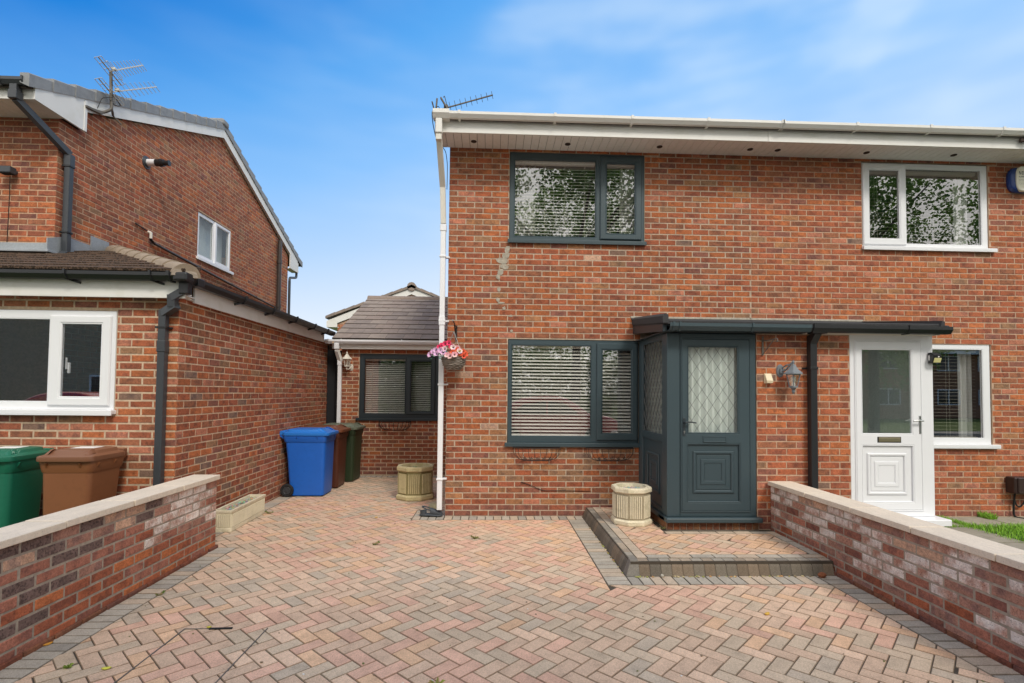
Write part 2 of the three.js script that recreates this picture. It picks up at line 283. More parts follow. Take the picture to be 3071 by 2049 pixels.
function wallBricks(wall, o) {
  // o: len, rows [r0, r1), base, course, pitch, joint, odd (offset of odd rows in bricks), holes, top(u), tone(u, y, R), budget, seed, mat(tone)
  const R = rng(o.seed), course = o.course || 0.075, pitch = o.pitch || 0.225, jt = o.joint || 0.0125, list = [];
  for (let r = o.rows[0]; r < o.rows[1]; r++) {
    const y0 = o.base + r * course + jt / 2, y1 = y0 + course - jt, ym = (y0 + y1) / 2;
    const off = (r % 2 ? o.odd : o.odd + 0.5) % 1;
    for (let k = -1; k * pitch < o.len + pitch; k++) {
      let a = Math.max(0, (k + off) * pitch + jt / 2 + (R() - 0.5) * 0.004), b = Math.min(o.len, (k + 1 + off) * pitch - jt / 2 + (R() - 0.5) * 0.004);
      if (b - a < 0.03) continue;
      let bits = [[a, b]], yy = [y0, y1];
      for (const [h0, h1, g0, g1] of o.holes || []) {
        const ov = Math.min(yy[1], g1) - Math.max(yy[0], g0); if (ov <= 0) continue;
        if (ov < 0.45 * (y1 - y0) && bits.some(([p, q]) => q > h0 && p < h1)) { if (g0 > yy[0]) yy = [yy[0], g0]; else yy = [g1, yy[1]]; continue; }
        bits = bits.flatMap(([p, q]) => q <= h0 || p >= h1 ? [[p, q]] : [[p, Math.min(q, h0 - 0.004)], [Math.max(p, h1 + 0.004), q]].filter(([s, t]) => t - s > 0.02));
      }
      for (const [p, q] of bits) {
        if (o.top) { const lim = Math.min(o.top(p), o.top(q)); if (lim < yy[0] + 0.02) continue; if (lim < yy[1]) yy = [yy[0], Math.max(yy[0] + 0.02, lim)]; }
        list.push({ u: (p + q) / 2, y: (yy[0] + yy[1]) / 2, w: q - p, h: yy[1] - yy[0], t: o.tone((p + q) / 2, ym, R, r) });
      }
    }
  }
  wall.updateWorldMatrix(true, false);
  const nrm = V(0, 0, 1).transformDirection(wall.matrixWorld), c = V();
  for (const b of list) { c.set(b.u, b.y, 0).applyMatrix4(wall.matrixWorld); const d = eye.clone().sub(c), l = d.length(); b.s = shows(c) ? b.w * b.h * Math.max(0, d.dot(nrm)) / l ** 3 : 0; }
  list.sort((p, q) => q.s - p.s);
  const pool = new Map(), rest = new Map();
  list.forEach((b, i) => {
    const mat = o.mat ? o.mat(b.t) : M.brick, br = (0.89 + 0.22 * R()) * 1.25 * (0.84 + 0.32 * fbm((b.u * 0.05 + o.seed * 0.37) % 1, (b.y * 0.035 + 0.2) % 1, 12, 4, 640)), col = (tones[b.t] || [1, 1, 1]).map((q) => q * br * (o.gain || 1));
    const z = (R() - 0.5) * 0.003;
    if (i < o.budget && b.s > 0) {
      const key = b.t + Math.round(b.w * 250) + '/' + Math.round(b.h * 250), set = pool.get(key) || []; pool.set(key, set);
      let g; if (set.length < 4) { g = brickGeo(b.w, b.h, col, R, o.bev, o.deep); set.push(g); } else g = set[Math.floor(R() * 4)];
      const m = obj('brick', g, mat, wall); m.position.set(b.u, b.y, z);
    } else { if (!rest.has(mat)) rest.set(mat, []); rest.get(mat).push(brickGeo(b.w, b.h, col, R, o.bev, o.deep).translate(b.u, b.y, z)); }
  });
  for (const [mat, gs] of rest) obj('more_bricks', gs, mat, wall).userData.kind = 'stuff';
}
// the slab of mortar and blockwork that the bricks sit in, with openings
function mortarSlab(name, parent, pts, holes, mat, thick = 0.10) { return obj(name, uvm(prism(pts, thick, 0, holes.map(([a, b, c, d]) => rect(a, b, c, d))).translate(0, 0, -thick - 0.003), 2), mat, parent); }
const faceR = Math.PI / 2;

// ------------------------------------------------------------------ windows and blinds
// everything in the local frame of a wall face: x along, y up, z out
function bead(x0, x1, y0, y1, z) { return frameGeo(x0, x1, y0, y1, 0.014, z - 0.012, z + 0.008, 0.005); }
function makeWindow(parent, name, mat, o) {
  // o: x0 x1 y0 y1 z; panes [{x0,x1,y0,y1,sash:[x0,x1,y0,y1], glass}], sill [x0,x1,y0,y1,out]
  const w = new THREE.Group(); w.name = name; parent.add(w); const z = o.z, T = 0.055;
  const xs = o.panes.map((p) => p), holes = xs.map((p) => { const s = p.sash || [p.x0, p.x1, p.y0, p.y1]; const i = p.sash ? 0.012 : 0; return rect(s[0] + i, s[1] - i, s[2] + i, s[3] - i); });
  obj('frame', [prism(rect(o.x0, o.x1, o.y0, o.y1), T, 0.005, holes).translate(0, 0, z - T)], mat, w);
  for (const p of xs) {
    const pg = [];
    if (p.sash) { const [a, b, c, d] = p.sash; obj('opening_sash', [prism(rect(a, b, c, d), 0.06, 0.01, [rect(p.x0, p.x1, p.y0, p.y1)]).translate(0, 0, z - 0.035), bead(p.x0 - 0.004, p.x1 + 0.004, p.y0 - 0.004, p.y1 + 0.004, z + 0.012)], mat, w); }
    else pg.push(bead(p.x0 - 0.004, p.x1 + 0.004, p.y0 - 0.004, p.y1 + 0.004, z - 0.008));
    if (pg.length) obj('glazing_bead', pg, mat, w);
    const gz = p.sash ? z : z - 0.022;
    obj('pane', new THREE.PlaneGeometry(p.x1 - p.x0 + 0.01, p.y1 - p.y0 + 0.01).translate((p.x0 + p.x1) / 2, (p.y0 + p.y1) / 2, gz), p.glass || M.glass, w);
    obj('gasket', frameGeo(p.x0 - 0.001, p.x1 + 0.001, p.y0 - 0.001, p.y1 + 0.001, 0.005, gz - 0.006, gz + 0.004, 0), M.rubber, w);
  }
  if (o.sill) { const [a, b, c, d, out] = o.sill; obj('sill', [bx(a, b, c, d, z - 0.05, z + out, 0.006), bx(a, b, c - 0.012, c + 0.004, z + out - 0.018, z + out - 0.001, 0.003)], mat, w); }
  return w;
}
function makeBlind(label, x0, x1, y0, y1, z, pitch, tilt, group, tapes = 3, width = 0.05, mat = M.slat, stacked = 0) {
  const t = thing('venetian_blind', label, 'blind', [(x0 + x1) / 2, y0, z], 0, group), W = x1 - x0, H = y1 - y0;
  obj('head_rail', bx(-W / 2, W / 2, H - 0.045, H, -0.03, 0.03, 0.004), mat, t);
  const n = Math.floor((H - 0.06) / pitch), g = loft([-W / 2, W / 2].map((x) => [[x, -0.0012, width / 2], [x, 0.0035, 0], [x, -0.0012, -width / 2], [x, -0.0036, -width / 2], [x, 0.0011, 0], [x, -0.0036, width / 2]].map(([p, q, r]) => [p, q * Math.max(0.3, width / 0.05), r])));
  for (let i = 0; i < n; i++) { const s = obj('slat', g, mat, t); s.position.set(0, 0.03 + i * pitch, 0); s.rotation.x = tilt + (hash(i, n, 3) - 0.5) * 0.04; }
  obj('bottom_rail', bx(-W / 2, W / 2, 0, 0.018, -0.022, 0.022, 0.003), mat, t);
  for (let i = 0; i < tapes; i++) { const x = -W / 2 + W * (i + 0.5) / tapes * 1.0; obj('cord', [rod([x, 0, 0.027], [x, H - 0.03, 0.027], 0.0016, 0.0016, 5), rod([x, 0, -0.027], [x, H - 0.03, -0.027], 0.0016, 0.0016, 5)], M.tape, t); }
  return t;
}
function makeCurtain(label, x0, x1, y0, y1, z) {
  const t = thing('curtain', label, 'curtain', [x0, y0, z]), n = Math.round((x1 - x0) / 0.012), g = new THREE.PlaneGeometry(x1 - x0, y1 - y0, n, 1); g.translate((x1 - x0) / 2, (y1 - y0) / 2, 0);
  const p = g.attributes.position; for (let i = 0; i < p.count; i++) p.setZ(i, 0.03 * Math.sin(p.getX(i) * 78) + 0.008 * Math.sin(p.getX(i) * 31)); g.computeVertexNormals(); obj('drape', g, M.cloth, t); return t;
}
function gutterX(x0, x1, y, z, h = 0.072, d = 0.11) {   // opens upward, back against z, front at z + d
  const p = [[0, h], [0, 0.012], [0.022, 0], [d - 0.03, 0], [d, h * 0.55], [d, h], [d - 0.006, h], [d - 0.006, h * 0.58], [d - 0.033, 0.006], [0.024, 0.006], [0.006, 0.015], [0.006, h]];
  const A = p.map(([a, b]) => [x0, y + b, z + a]), B = p.map(([a, b]) => [x1, y + b, z + a]);
  return loft([A, B]);
}
function gutterClip(x, y, z, h = 0.072, d = 0.11, w = 0.03) { const e = 0.009; return loft([[0, h + e], [0, -e], [d - 0.028, -e], [d + e, h * 0.53], [d + e, h + e], [d - 0.01, h + e], [d - 0.01, h * 0.5]].map((q) => q).reduce((acc, q) => { acc[0].push([x, y + q[1], z + q[0]]); acc[1].push([x + w, y + q[1], z + q[0]]); return acc; }, [[], []])); }

// ------------------------------------------------------------------ ground and paving
struct('ground', uvm(new THREE.PlaneGeometry(700, 700).rotateX(-Math.PI / 2).translate(0, -0.05, 0), 1), std([0.55, 0.50, 0.55], 1, { map: grassMap }));
const drive = struct('driveway', uvm(bx(-2.62, 3.72, -0.045, -0.006, -3.32, 6.6, 0), 1), M.joint);
const paveTone = { buff: [0.48, 0.335, 0.235], pink: [0.49, 0.30, 0.215], drab: [0.41, 0.315, 0.225], grey: [0.375, 0.30, 0.225], warm: [0.50, 0.32, 0.20], slate: [0.32, 0.285, 0.235], char: [0.255, 0.23, 0.195] };
const shade = (c, k) => c.map((q) => q * k);
const area = (p) => Math.abs(p.reduce((s, a, i) => { const b = p[(i + 1) % p.length]; return s + a[0] * b[1] - b[0] * a[1]; }, 0)) / 2;
function cut(poly, nx, nz, d) { // keep nx*x + nz*z >= d
  const out = []; poly.forEach((a, i) => { const b = poly[(i + 1) % poly.length], fa = nx * a[0] + nz * a[1] - d, fb = nx * b[0] + nz * b[1] - d; if (fa >= 0) out.push(a); if (fa * fb < 0) { const t = fa / (fa - fb); out.push([mix(a[0], b[0], t), mix(a[1], b[1], t)]); } }); return out;
}
function keepOut(poly, [x0, x1, z0, z1]) {
  if (!poly.length) return poly; const X = poly.map((p) => p[0]), Z = poly.map((p) => p[1]);
  if (Math.max(...X) <= x0 || Math.min(...X) >= x1 || Math.max(...Z) <= z0 || Math.min(...Z) >= z1) return poly;
  let inn = cut(cut(cut(cut(poly, 1, 0, x0), -1, 0, -x1), 0, 1, z0), 0, -1, -z1); if (inn.length < 3 || area(inn) < 2e-5) return poly;
  const g = 0.002, c = [cut(poly, -1, 0, -x0 + g), cut(poly, 1, 0, x1 + g), cut(poly, 0, -1, -z0 + g), cut(poly, 0, 1, z1 + g)].filter((q) => q.length > 2); if (!c.length) return [];
  return c.reduce((a, b) => (area(b) > area(a) ? b : a));
}
function paverGeo(poly, col, R, bev = 0.0036, deep = 0.016) { // around its own centre, top at y = 0
  const n = poly.length, c = [0, 1].map((k) => poly.reduce((s, p) => s + p[k], 0) / n), pos = [], uv = [], ou = R(), ov = R();
  let P = poly.map(([x, z]) => [x - c[0], z - c[1]]); let A = 0; P.forEach((a, i) => { const b = P[(i + 1) % n]; A += a[0] * b[1] - b[0] * a[1]; }); if (A > 0) P.reverse();
  const inset = P.map((p, i) => { const a = P[(i + n - 1) % n], b = P[(i + 1) % n], u = [p[0] - a[0], p[1] - a[1]], v = [b[0] - p[0], b[1] - p[1]], lu = Math.hypot(...u) || 1, lv = Math.hypot(...v) || 1, nu = [u[1] / lu, -u[0] / lu], nv = [v[1] / lv, -v[0] / lv], k = 1 + nu[0] * nv[0] + nu[1] * nv[1]; const f = bev / Math.max(0.5, k); return [p[0] + (nu[0] + nv[0]) * f, p[1] + (nu[1] + nv[1]) * f]; });
  const push = (x, y, z) => { pos.push(x, y, z); uv.push(x * 2 + ou, z * 2 + y + ov); };
  for (let i = 1; i + 1 < n; i++) for (const k of [0, i, i + 1]) push(inset[k][0], 0, inset[k][1]);
  for (let i = 0; i < n; i++) { const k = (i + 1) % n, q = [[inset[i], 0], [P[i], -bev], [P[k], -bev], [inset[k], 0]], s = [[P[i], -bev], [P[i], -deep], [P[k], -deep], [P[k], -bev]]; for (const f of [q, s]) for (const m of [0, 1, 2, 0, 2, 3]) push(f[m][0][0], f[m][1], f[m][0][1]); }
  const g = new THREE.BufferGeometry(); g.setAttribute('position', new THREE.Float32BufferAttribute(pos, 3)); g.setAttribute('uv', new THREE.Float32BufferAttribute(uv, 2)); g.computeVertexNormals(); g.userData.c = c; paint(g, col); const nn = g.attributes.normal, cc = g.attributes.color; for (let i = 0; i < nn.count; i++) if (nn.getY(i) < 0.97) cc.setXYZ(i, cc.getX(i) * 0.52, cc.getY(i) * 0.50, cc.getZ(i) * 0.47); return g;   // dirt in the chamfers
}
function layPavers(parent, polys, y, budget, seed, name = 'paver', rest = 'more_pavers') { // polys: {p, t}
  const R = rng(seed), list = polys.filter((o) => o.p.length > 2 && area(o.p) > 0.0006).map((o) => { const n = o.p.length, c = V(o.p.reduce((s, p) => s + p[0], 0) / n, y, o.p.reduce((s, p) => s + p[1], 0) / n), d = eye.clone().sub(c); return { ...o, a: area(o.p), s: shows(c) ? area(o.p) * d.y / d.length() ** 3 : 0 }; });
  list.sort((a, b) => b.s - a.s); const pool = new Map(), left = [];
  list.forEach((o, i) => {
    const br = (0.93 + 0.14 * R()) * 1.70 * (0.84 + 0.28 * fbm(((o.p[0][0] + 9) * 0.03) % 1, ((o.p[0][1] + 9) * 0.03) % 1, 24, 4, 641)), col = paveTone[o.t].map((q) => q * br), h = y + (R() - 0.5) * 0.003;
    if (i < budget && o.s > 0) {
      let g; const key = o.key && o.a > 0.018 ? o.key + o.t : null, set = key ? pool.get(key) || [] : null;
      const nc = [0, 1].map((k) => o.p.reduce((s, p) => s + p[k], 0) / o.p.length);
      if (set && set.length >= 5) g = set[Math.floor(R() * 5)]; else { g = paverGeo(o.p, col, R); if (set) { set.push(g); pool.set(key, set); } }
      const m = obj(name, g, M.paver, parent); m.position.set(nc[0], h, nc[1]); m.rotation.set((R() - 0.5) * 0.012, 0, (R() - 0.5) * 0.012);
    } else { const g = paverGeo(o.p, col, R); left.push(g.translate(g.userData.c[0], h, g.userData.c[1])); }
  });
  if (left.length) obj(rest, left, M.paver, parent).userData.kind = 'stuff';
}
function herringbone(x0, x1, z0, z1, outs, seed, ox, oz, tone) {
  const R = rng(seed), out = [], s = 0.1015, q = Math.SQRT1_2, gp = 0.0021, N = Math.ceil((x1 - x0 + z1 - z0) / s) + 4, cx = ox, cz = oz;
  const to = (a, b) => [cx + (a + b) * q * s, cz + (b - a) * q * s];
  for (let i = -N; i <= N; i++) for (let j = -N; j <= N; j++) {
    const k = (((i - j) % 4) + 4) % 4; if (k !== 0 && k !== 2) continue;
    const e = gp / s, r = k === 0 ? [i + e, i + 2 - e, j + e, j + 1 - e] : [i + e, i + 1 - e, j - 1 + e, j + 1 - e];
    let p = [to(r[0], r[2]), to(r[1], r[2]), to(r[1], r[3]), to(r[0], r[3])];
    if (Math.max(...p.map((v) => v[0])) < x0 || Math.min(...p.map((v) => v[0])) > x1 || Math.max(...p.map((v) => v[1])) < z0 || Math.min(...p.map((v) => v[1])) > z1) continue;
    p = cut(cut(cut(cut(p, 1, 0, x0), -1, 0, -x1), 0, 1, z0), 0, -1, -z1);
    for (const o of outs) p = keepOut(p, o);
    if (p.length < 3) continue; const c = [p[0][0], p[0][1]];
    out.push({ p, t: tone(c[0], c[1], R), key: 'h' + k });
  }
  return out;
}
function soldier(x0, x1, z0, z1, alongX, n, tone, R) { const out = [], g = 0.003; for (let i = 0; i < n; i++) { const a = i / n, b = (i + 1) / n; const [p, q, r, s] = alongX ? [mix(x0, x1, a), mix(x0, x1, b), z0, z1] : [x0, x1, mix(z0, z1, a), mix(z0, z1, b)]; out.push({ p: [[p + g, r + g], [q - g, r + g], [q - g, s - g], [p + g, s - g]], t: tone(R) }); } return out; }
const driveTone = (x, z, R) => { const w = fbm(x * 0.02 + 0.3, z * 0.02 + 0.7, 32, 3, 900), g = sstep(0.38, 0.66, w); return pick([['buff', 4], ['pink', 3.2 * (1 - g)], ['warm', 1.6 * (1 - g)], ['drab', 1.2 + 2.4 * g], ['grey', 0.15 + 1.3 * g], ['drab', 0.05]], R()); };
const greyTone = (R) => pick([['slate', 3], ['grey', 1.6], ['char', 1]], R());
{
  const R = rng(77), edging = [
    ...soldier(-2.195, -1.995, 1.36, 6.56, false, 51, greyTone, R), ...soldier(3.49, 3.69, 2.25, 6.55, false, 42, greyTone, R),
    ...soldier(1.58, 1.785, 0.205, 2.45, false, 22, greyTone, R), ...soldier(1.787, 3.488, 2.25, 2.45, true, 17, greyTone, R),
    ...soldier(0.0, 1.785, 0.0, 0.2, true, 17, greyTone, R), ...soldier(-0.4, -0.002, 0.0, 0.2, true, 4, greyTone, R), ...soldier(-0.4, -0.002, -0.32, -0.002, false, 3, greyTone, R),
    ...soldier(-2.61, -2.41, -3.08, 1.355, false, 43, greyTone, R), ...soldier(-2.405, -0.0, -3.28, -3.08, true, 23, greyTone, R)];
  layPavers(drive, edging, 0.001, 300, 78, 'edging_paver', 'more_edging');
  const outs = [[-9, -1.993, 1.36, 9], [3.488, 9, 0, 9], [1.578, 9, -9, 2.452], [-0.402, 9, -9, 0.202], [-9, -2.408, -9, 1.36], [-9, 9, -9, -3.08], [-0.402, 9, -9, -0.0]];
  outs.pop(); outs[3] = [-0.402, 9, -0.322, 0.202]; outs.push([-0.0, 9, -9, 0.1]);
  layPavers(drive, herringbone(-2.41, 3.49, -3.08, 6.55, outs, 81, 0.35, 2.93, driveTone), 0, 300, 82);
}
// the raised step before the two doors, its battered kerb blocks
const step = struct('entrance_step', uvm(bx(1.84, 3.688, -0.03, 0.1125, 0.004, 2.2, 0), 1), M.joint);
{
  const R = rng(91), H = 0.12, kerb = (L, front) => { const p = [[0, 0], [0.028, 0.078], [0.05, 0.112], [0.066, H], [0.125, H], [0.125, 0]]; return prism(p, L, 0.004); };
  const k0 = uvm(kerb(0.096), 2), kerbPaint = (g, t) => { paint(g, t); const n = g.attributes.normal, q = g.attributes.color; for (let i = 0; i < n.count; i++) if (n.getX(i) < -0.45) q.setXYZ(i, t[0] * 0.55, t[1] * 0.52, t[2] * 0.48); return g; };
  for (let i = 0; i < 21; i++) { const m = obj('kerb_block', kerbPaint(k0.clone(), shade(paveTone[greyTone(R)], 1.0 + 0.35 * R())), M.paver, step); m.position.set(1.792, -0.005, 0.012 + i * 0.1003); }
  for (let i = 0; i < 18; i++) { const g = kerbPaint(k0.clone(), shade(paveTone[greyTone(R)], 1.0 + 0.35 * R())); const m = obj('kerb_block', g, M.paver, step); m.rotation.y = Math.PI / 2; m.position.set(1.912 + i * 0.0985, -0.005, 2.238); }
  // corner block
  const c = loft([[[1.792, -0.004, 2.238], [1.792, -0.004, 2.12], [1.915, -0.004, 2.12], [1.912, -0.004, 2.238]], [[1.842, H, 2.188], [1.842, H, 2.12], [1.915, H, 2.12], [1.912, H, 2.188]]]); obj('kerb_block', paint(uvm(c, 2), paveTone.char), M.paver, step);
  const st = [...soldier(1.918, 2.02, 0.012, 2.115, false, 10, (r) => pick([['slate', 2], ['grey', 3]], r()), R), ...soldier(2.02, 3.688, 2.012, 2.115, true, 8, (r) => pick([['slate', 2], ['grey', 3]], r()), R), ...soldier(2.47, 3.60, 1.205, 1.305, true, 6, (r) => pick([['grey', 3], ['slate', 1]], r()), R), ...soldier(3.588, 3.688, 1.205, 2.01, false, 4, (r) => pick([['grey', 3], ['slate', 2]], r()), R)];
  layPavers(step, st, H, 60, 92, 'edging_paver');
  layPavers(step, herringbone(2.02, 3.688, 0.01, 2.012, [[2.468, 9, -1, 1.305], [3.588, 9, -1, 9]], 93, 2.5, 1.2, (x, z, r) => pick([['buff', 3], ['warm', 3], ['pink', 1.5], ['drab', 1]], r())), H, 200, 94);
}

// ------------------------------------------------------------------ the pair of brick houses
const SEAM = 4.064, TOP = 4.85;
const toneL = (u, y, R) => { const w = fbm(u * 0.2 + 0.13, y * 0.2 + 0.4, 16, 3, 700), low = sstep(1.6, 0.3, y); if (y < 0.15) return pick([['plum', 4], ['deep', 1]], R());
  return pick([['orange', 3.0 * (1 - 0.45 * low) + 1.6 * sstep(1.0, 2.4, u)], ['red', 2.6], ['deep', 1.6], ['brown', 2.2 + 1.4 * w], ['tan', 0.5 + 1.0 * low], ['plum', 0.5], ['drab', 0.25 + 1.7 * low], ['ash', 0.12], ['pink', 0.6], ['pale', 0.10]], R()); };
const toneR = (u, y, R) => { const hi = sstep(3.9, 4.7, y); if (y < 0.1) return pick([['plum', 4], ['deep', 1]], R()); return pick([['orange', 3.2], ['red', 4.2], ['deep', 2.2 + 2 * hi], ['brown', 2.0 + 2 * hi], ['plum', 0.6 + hi], ['pink', 1.0 - 0.8 * hi], ['drab', 0.3], ['tan', 0.4], ['ash', 0.12]], R()); };
const WU = [0.797, 2.612, 3.60, 4.822], WL = [0.797, 2.545, 0.93, 2.315], PORCH = [2.56, 9, 0.0, 2.60];
function house(name, label, x0, x1, left) {
  const t = thing(name, label, 'house'), W = x1 - x0, holes = (left ? [WU, WL] : [[5.612, 7.405, 3.605, 4.822], [5.612, 7.40, 0.93, 2.325]]), ph = left ? [2.56, SEAM, 0, 2.6] : [SEAM - 0.01, 5.59, 0, 2.6];
  const wall = mortarSlab('front_wall', t, rect(x0, x1, -0.1, TOP + 0.04), holes, left ? M.mortarL : M.mortarR);
  const wb = { len: x1, rows: [0, 66], base: 0, odd: 0, holes: [...holes, ph, ...(left ? [] : [[-1, x0, -1, 9]])], budget: 300, seed: left ? 5 : 6, tone: left ? toneL : toneR, top: () => TOP + 0.03 };
  wallBricks(wall, wb);
  // shell behind
  const S = 0.42, RZ = -3.9, ry = 5.02 + (0.5 - RZ) * S;
  if (left) { const sw = new THREE.Group(); sw.name = 'side_wall'; sw.position.set(0, 0, -8); sw.rotation.y = -faceR; t.add(sw); mortarSlab('joints', sw, [[0, 0], [7.896, 0], [7.896, 4.9], [4.1, 4.9 + 3.75 * S], [0, 4.9]], [], M.mortarL); wallBricks(sw, { len: 7.893, rows: [0, 88], base: 0, odd: 0.5, budget: 0, seed: 9, tone: toneL, top: (u) => 4.86 + S * (3.9 - Math.abs(u - 4.1)) }); }
  else obj('side_wall', prism([[0, 0], [7.9, 0], [7.9, 4.9], [4.1, 4.9 + 3.75 * S], [0, 4.9]], 0.1).rotateY(-faceR).translate(x1, 0, -8), M.mortarR, t);
  obj('rear_wall', bx(x0 + 0.12, x1 - 0.12, 0, 4.9, -8, -7.9, 0), M.mortarL, t);
  const ov = left ? 0.13 : 0;
  obj('roof', [prism([[0.49, 5.035], [RZ, ry], [-8.4, 5.035], [-8.4, 4.96], [RZ, ry - 0.085], [0.49, 4.965]], W + ov).rotateY(-faceR).translate(x1, 0, 0)].map((g) => uvm(g, 2)), M.tileDark, t);
  { const n = Math.round(W / 0.33); for (let i = 0; i < n; i++) { const a = x0 - ov + (W + ov) * i / n, b = x0 - ov + (W + ov) * (i + 1) / n; obj('eave_tile', uvm(loft([a + 0.002, b - 0.002].map((x) => [[x, 5.04, 0.535], [x, 5.058, 0.535], [x, 5.058 + 0.36 * S, 0.175], [x, 5.038 + 0.36 * S, 0.175]])), 2), M.tileDark, t); } }
  // eaves: boards across, vents, fascia, gutter
  { const n = Math.round((W + ov) / 0.1); for (let i = 0; i < n; i++) { const a = x0 - ov + (W + ov) * i / n, b = x0 - ov + (W + ov) * (i + 1) / n; obj('soffit_board', uvm(bx(a + 0.002, b - 0.002, TOP, TOP + 0.012, 0.001, 0.432, 0.003), 3, hash(i, 1, 4), 0), M.soffit, t); } }
  obj('soffit_backing', bx(x0 - ov, x1, TOP + 0.010, TOP + 0.016, 0, 0.43, 0), M.dark, t);
  obj('fascia', uvm(bx(x0 - ov, x1 - 0.001, 4.828, 4.985, 0.432, 0.452, 0.003), 1, left ? 0 : 0.3, 0.2), M.board, t);
  if (!left) obj('fascia_joint', bx(x0 + 0.01, x0 + 0.05, 4.826, 4.987, 0.436, 0.456, 0.003), M.board, t);
  obj('gutter', uvm(gutterX(x0 - (left ? 0.17 : 0), x1, 4.972, 0.453), 1), M.board, t);
  for (let x = left ? 0.06 : SEAM + 0.12, i = 0; x < x1; x += 0.96, i++) obj('gutter_bracket', gutterClip(left ? x + 0.30 + (i ? 0.0 : -0.22) : x, 4.972, 0.453), M.board, t);
  for (const x of left ? [0.323, 1.543, 2.753, 3.963] : [4.335, 5.543, 6.745, 7.95]) obj('soffit_vent', [new THREE.CylinderGeometry(0.034, 0.034, 0.006, 20).translate(x, TOP - 0.003, 0.192), new THREE.TorusGeometry(0.034, 0.004, 6, 20).rotateX(faceR).translate(x, TOP - 0.003, 0.192)], M.rust, t);
  // rooms
  obj('room_wall', [bx(x0 + 0.12, x1 - 0.12, 0, 4.85, -3.6, -3.5, 0), bx(left ? x1 - 0.12 : x0 + 0.03, left ? x1 - 0.03 : x0 + 0.12, 0, 4.85, -3.5, -0.13, 0), bx(left ? x0 + 0.12 : x1 - 0.2, left ? x0 + 0.2 : x1 - 0.12, 0, 4.85, -3.5, -0.13, 0)], M.room, t);
  obj('room_floor', [bx(x0 + 0.12, x1 - 0.12, -0.02, 0.05, -3.5, -0.12, 0), bx(x0 + 0.12, x1 - 0.12, 2.42, 2.62, -3.5, -0.12, 0), bx(x0 + 0.12, x1 - 0.12, 4.855, 4.9, -3.5, -0.12, 0)], M.room, t);
  return t;
}
const homeL = house('semi_detached_house', 'brick semi-detached house half with dark grey windows and grey corner porch', 0, SEAM, true);
const homeR = house('semi_detached_house', 'brick semi-detached house half with white windows and white front door', SEAM, 8.13, false);
makeWindow(homeL, 'window', M.grey, { x0: 0.80, x1: 2.612, y0: 3.635, y1: 4.82, z: -0.012, panes: [{ x0: 0.862, x1: 1.96, y0: 3.686, y1: 4.732 }, { x0: 2.092, x1: 2.486, y0: 3.737, y1: 4.70, sash: [2.012, 2.570, 3.662, 4.778] }], sill: [0.778, 2.63, 3.598, 3.636, 0.055] });
makeWindow(homeL, 'window', M.grey, { x0: 0.80, x1: 2.535, y0: 0.955, y1: 2.313, z: -0.012, panes: [{ x0: 0.846, x1: 1.908, y0: 1.036, y1: 2.24 }, { x0: 2.044, x1: 2.441, y0: 1.078, y1: 2.19, sash: [1.974, 2.516, 0.990, 2.272] }], sill: [0.765, 2.552, 0.918, 0.956, 0.055] });
makeWindow(homeR, 'window', M.white, { x0: 5.615, x1: 7.40, y0: 3.642, y1: 4.81, z: -0.012, panes: [{ x0: 5.706, x1: 6.14, y0: 3.752, y1: 4.71, sash: [5.622, 6.225, 3.67, 4.79] }, { x0: 6.238, x1: 7.32, y0: 3.692, y1: 4.745 }], sill: [5.60, 7.478, 3.604, 3.643, 0.06] });
makeWindow(homeR, 'window', M.white, { x0: 5.615, x1: 7.388, y0: 0.965, y1: 2.325, z: -0.012, panes: [{ x0: 5.70, x1: 7.292, y0: 1.045, y1: 2.262 }], sill: [5.6, 7.47, 0.926, 0.966, 0.06] });
// badly matched mortar repair stepping down the front from the upper window
{ const R = rng(404), w = []; for (const [x, y, a, b] of [[0.775, 3.50, .035, .08], [0.755, 3.42, .055, .05], [0.70, 3.35, .075, .06], [0.735, 3.275, .055, .055], [0.69, 3.20, .04, .05], [0.66, 3.13, .03, .05], [0.67, 2.97, .02, .04], [0.66, 2.83, .025, .05], [0.70, 2.79, .06, .018], [0.74, 2.72, .02, .03], [0.83, 2.62, .03, .025], [0.84, 2.42, .02, .03]]) { const n = 9, p = []; for (let i = 0; i < n; i++) { const t = i / n * 6.283, r = 0.7 + 0.6 * R(); p.push([x + Math.cos(t) * a * r, y + Math.sin(t) * b * 0.75 * r]); } w.push(uvm(prism(p, 0.006, 0.002).translate(0, 0, -0.001), 2)); } obj('mortar_repair', w, std([0.46, 0.41, 0.33], 0.95, { map: mortarMap }), homeL); }
// roof tiles coloured darker on their ends and sides than on top
function edgeDark(g, k = 0.16) { paint(g, [1, 1, 1]); const n = g.attributes.normal, c = g.attributes.color; for (let i = 0; i < n.count; i++) if (Math.abs(n.getY(i)) < 0.5) c.setXYZ(i, k, k, k); return g; }

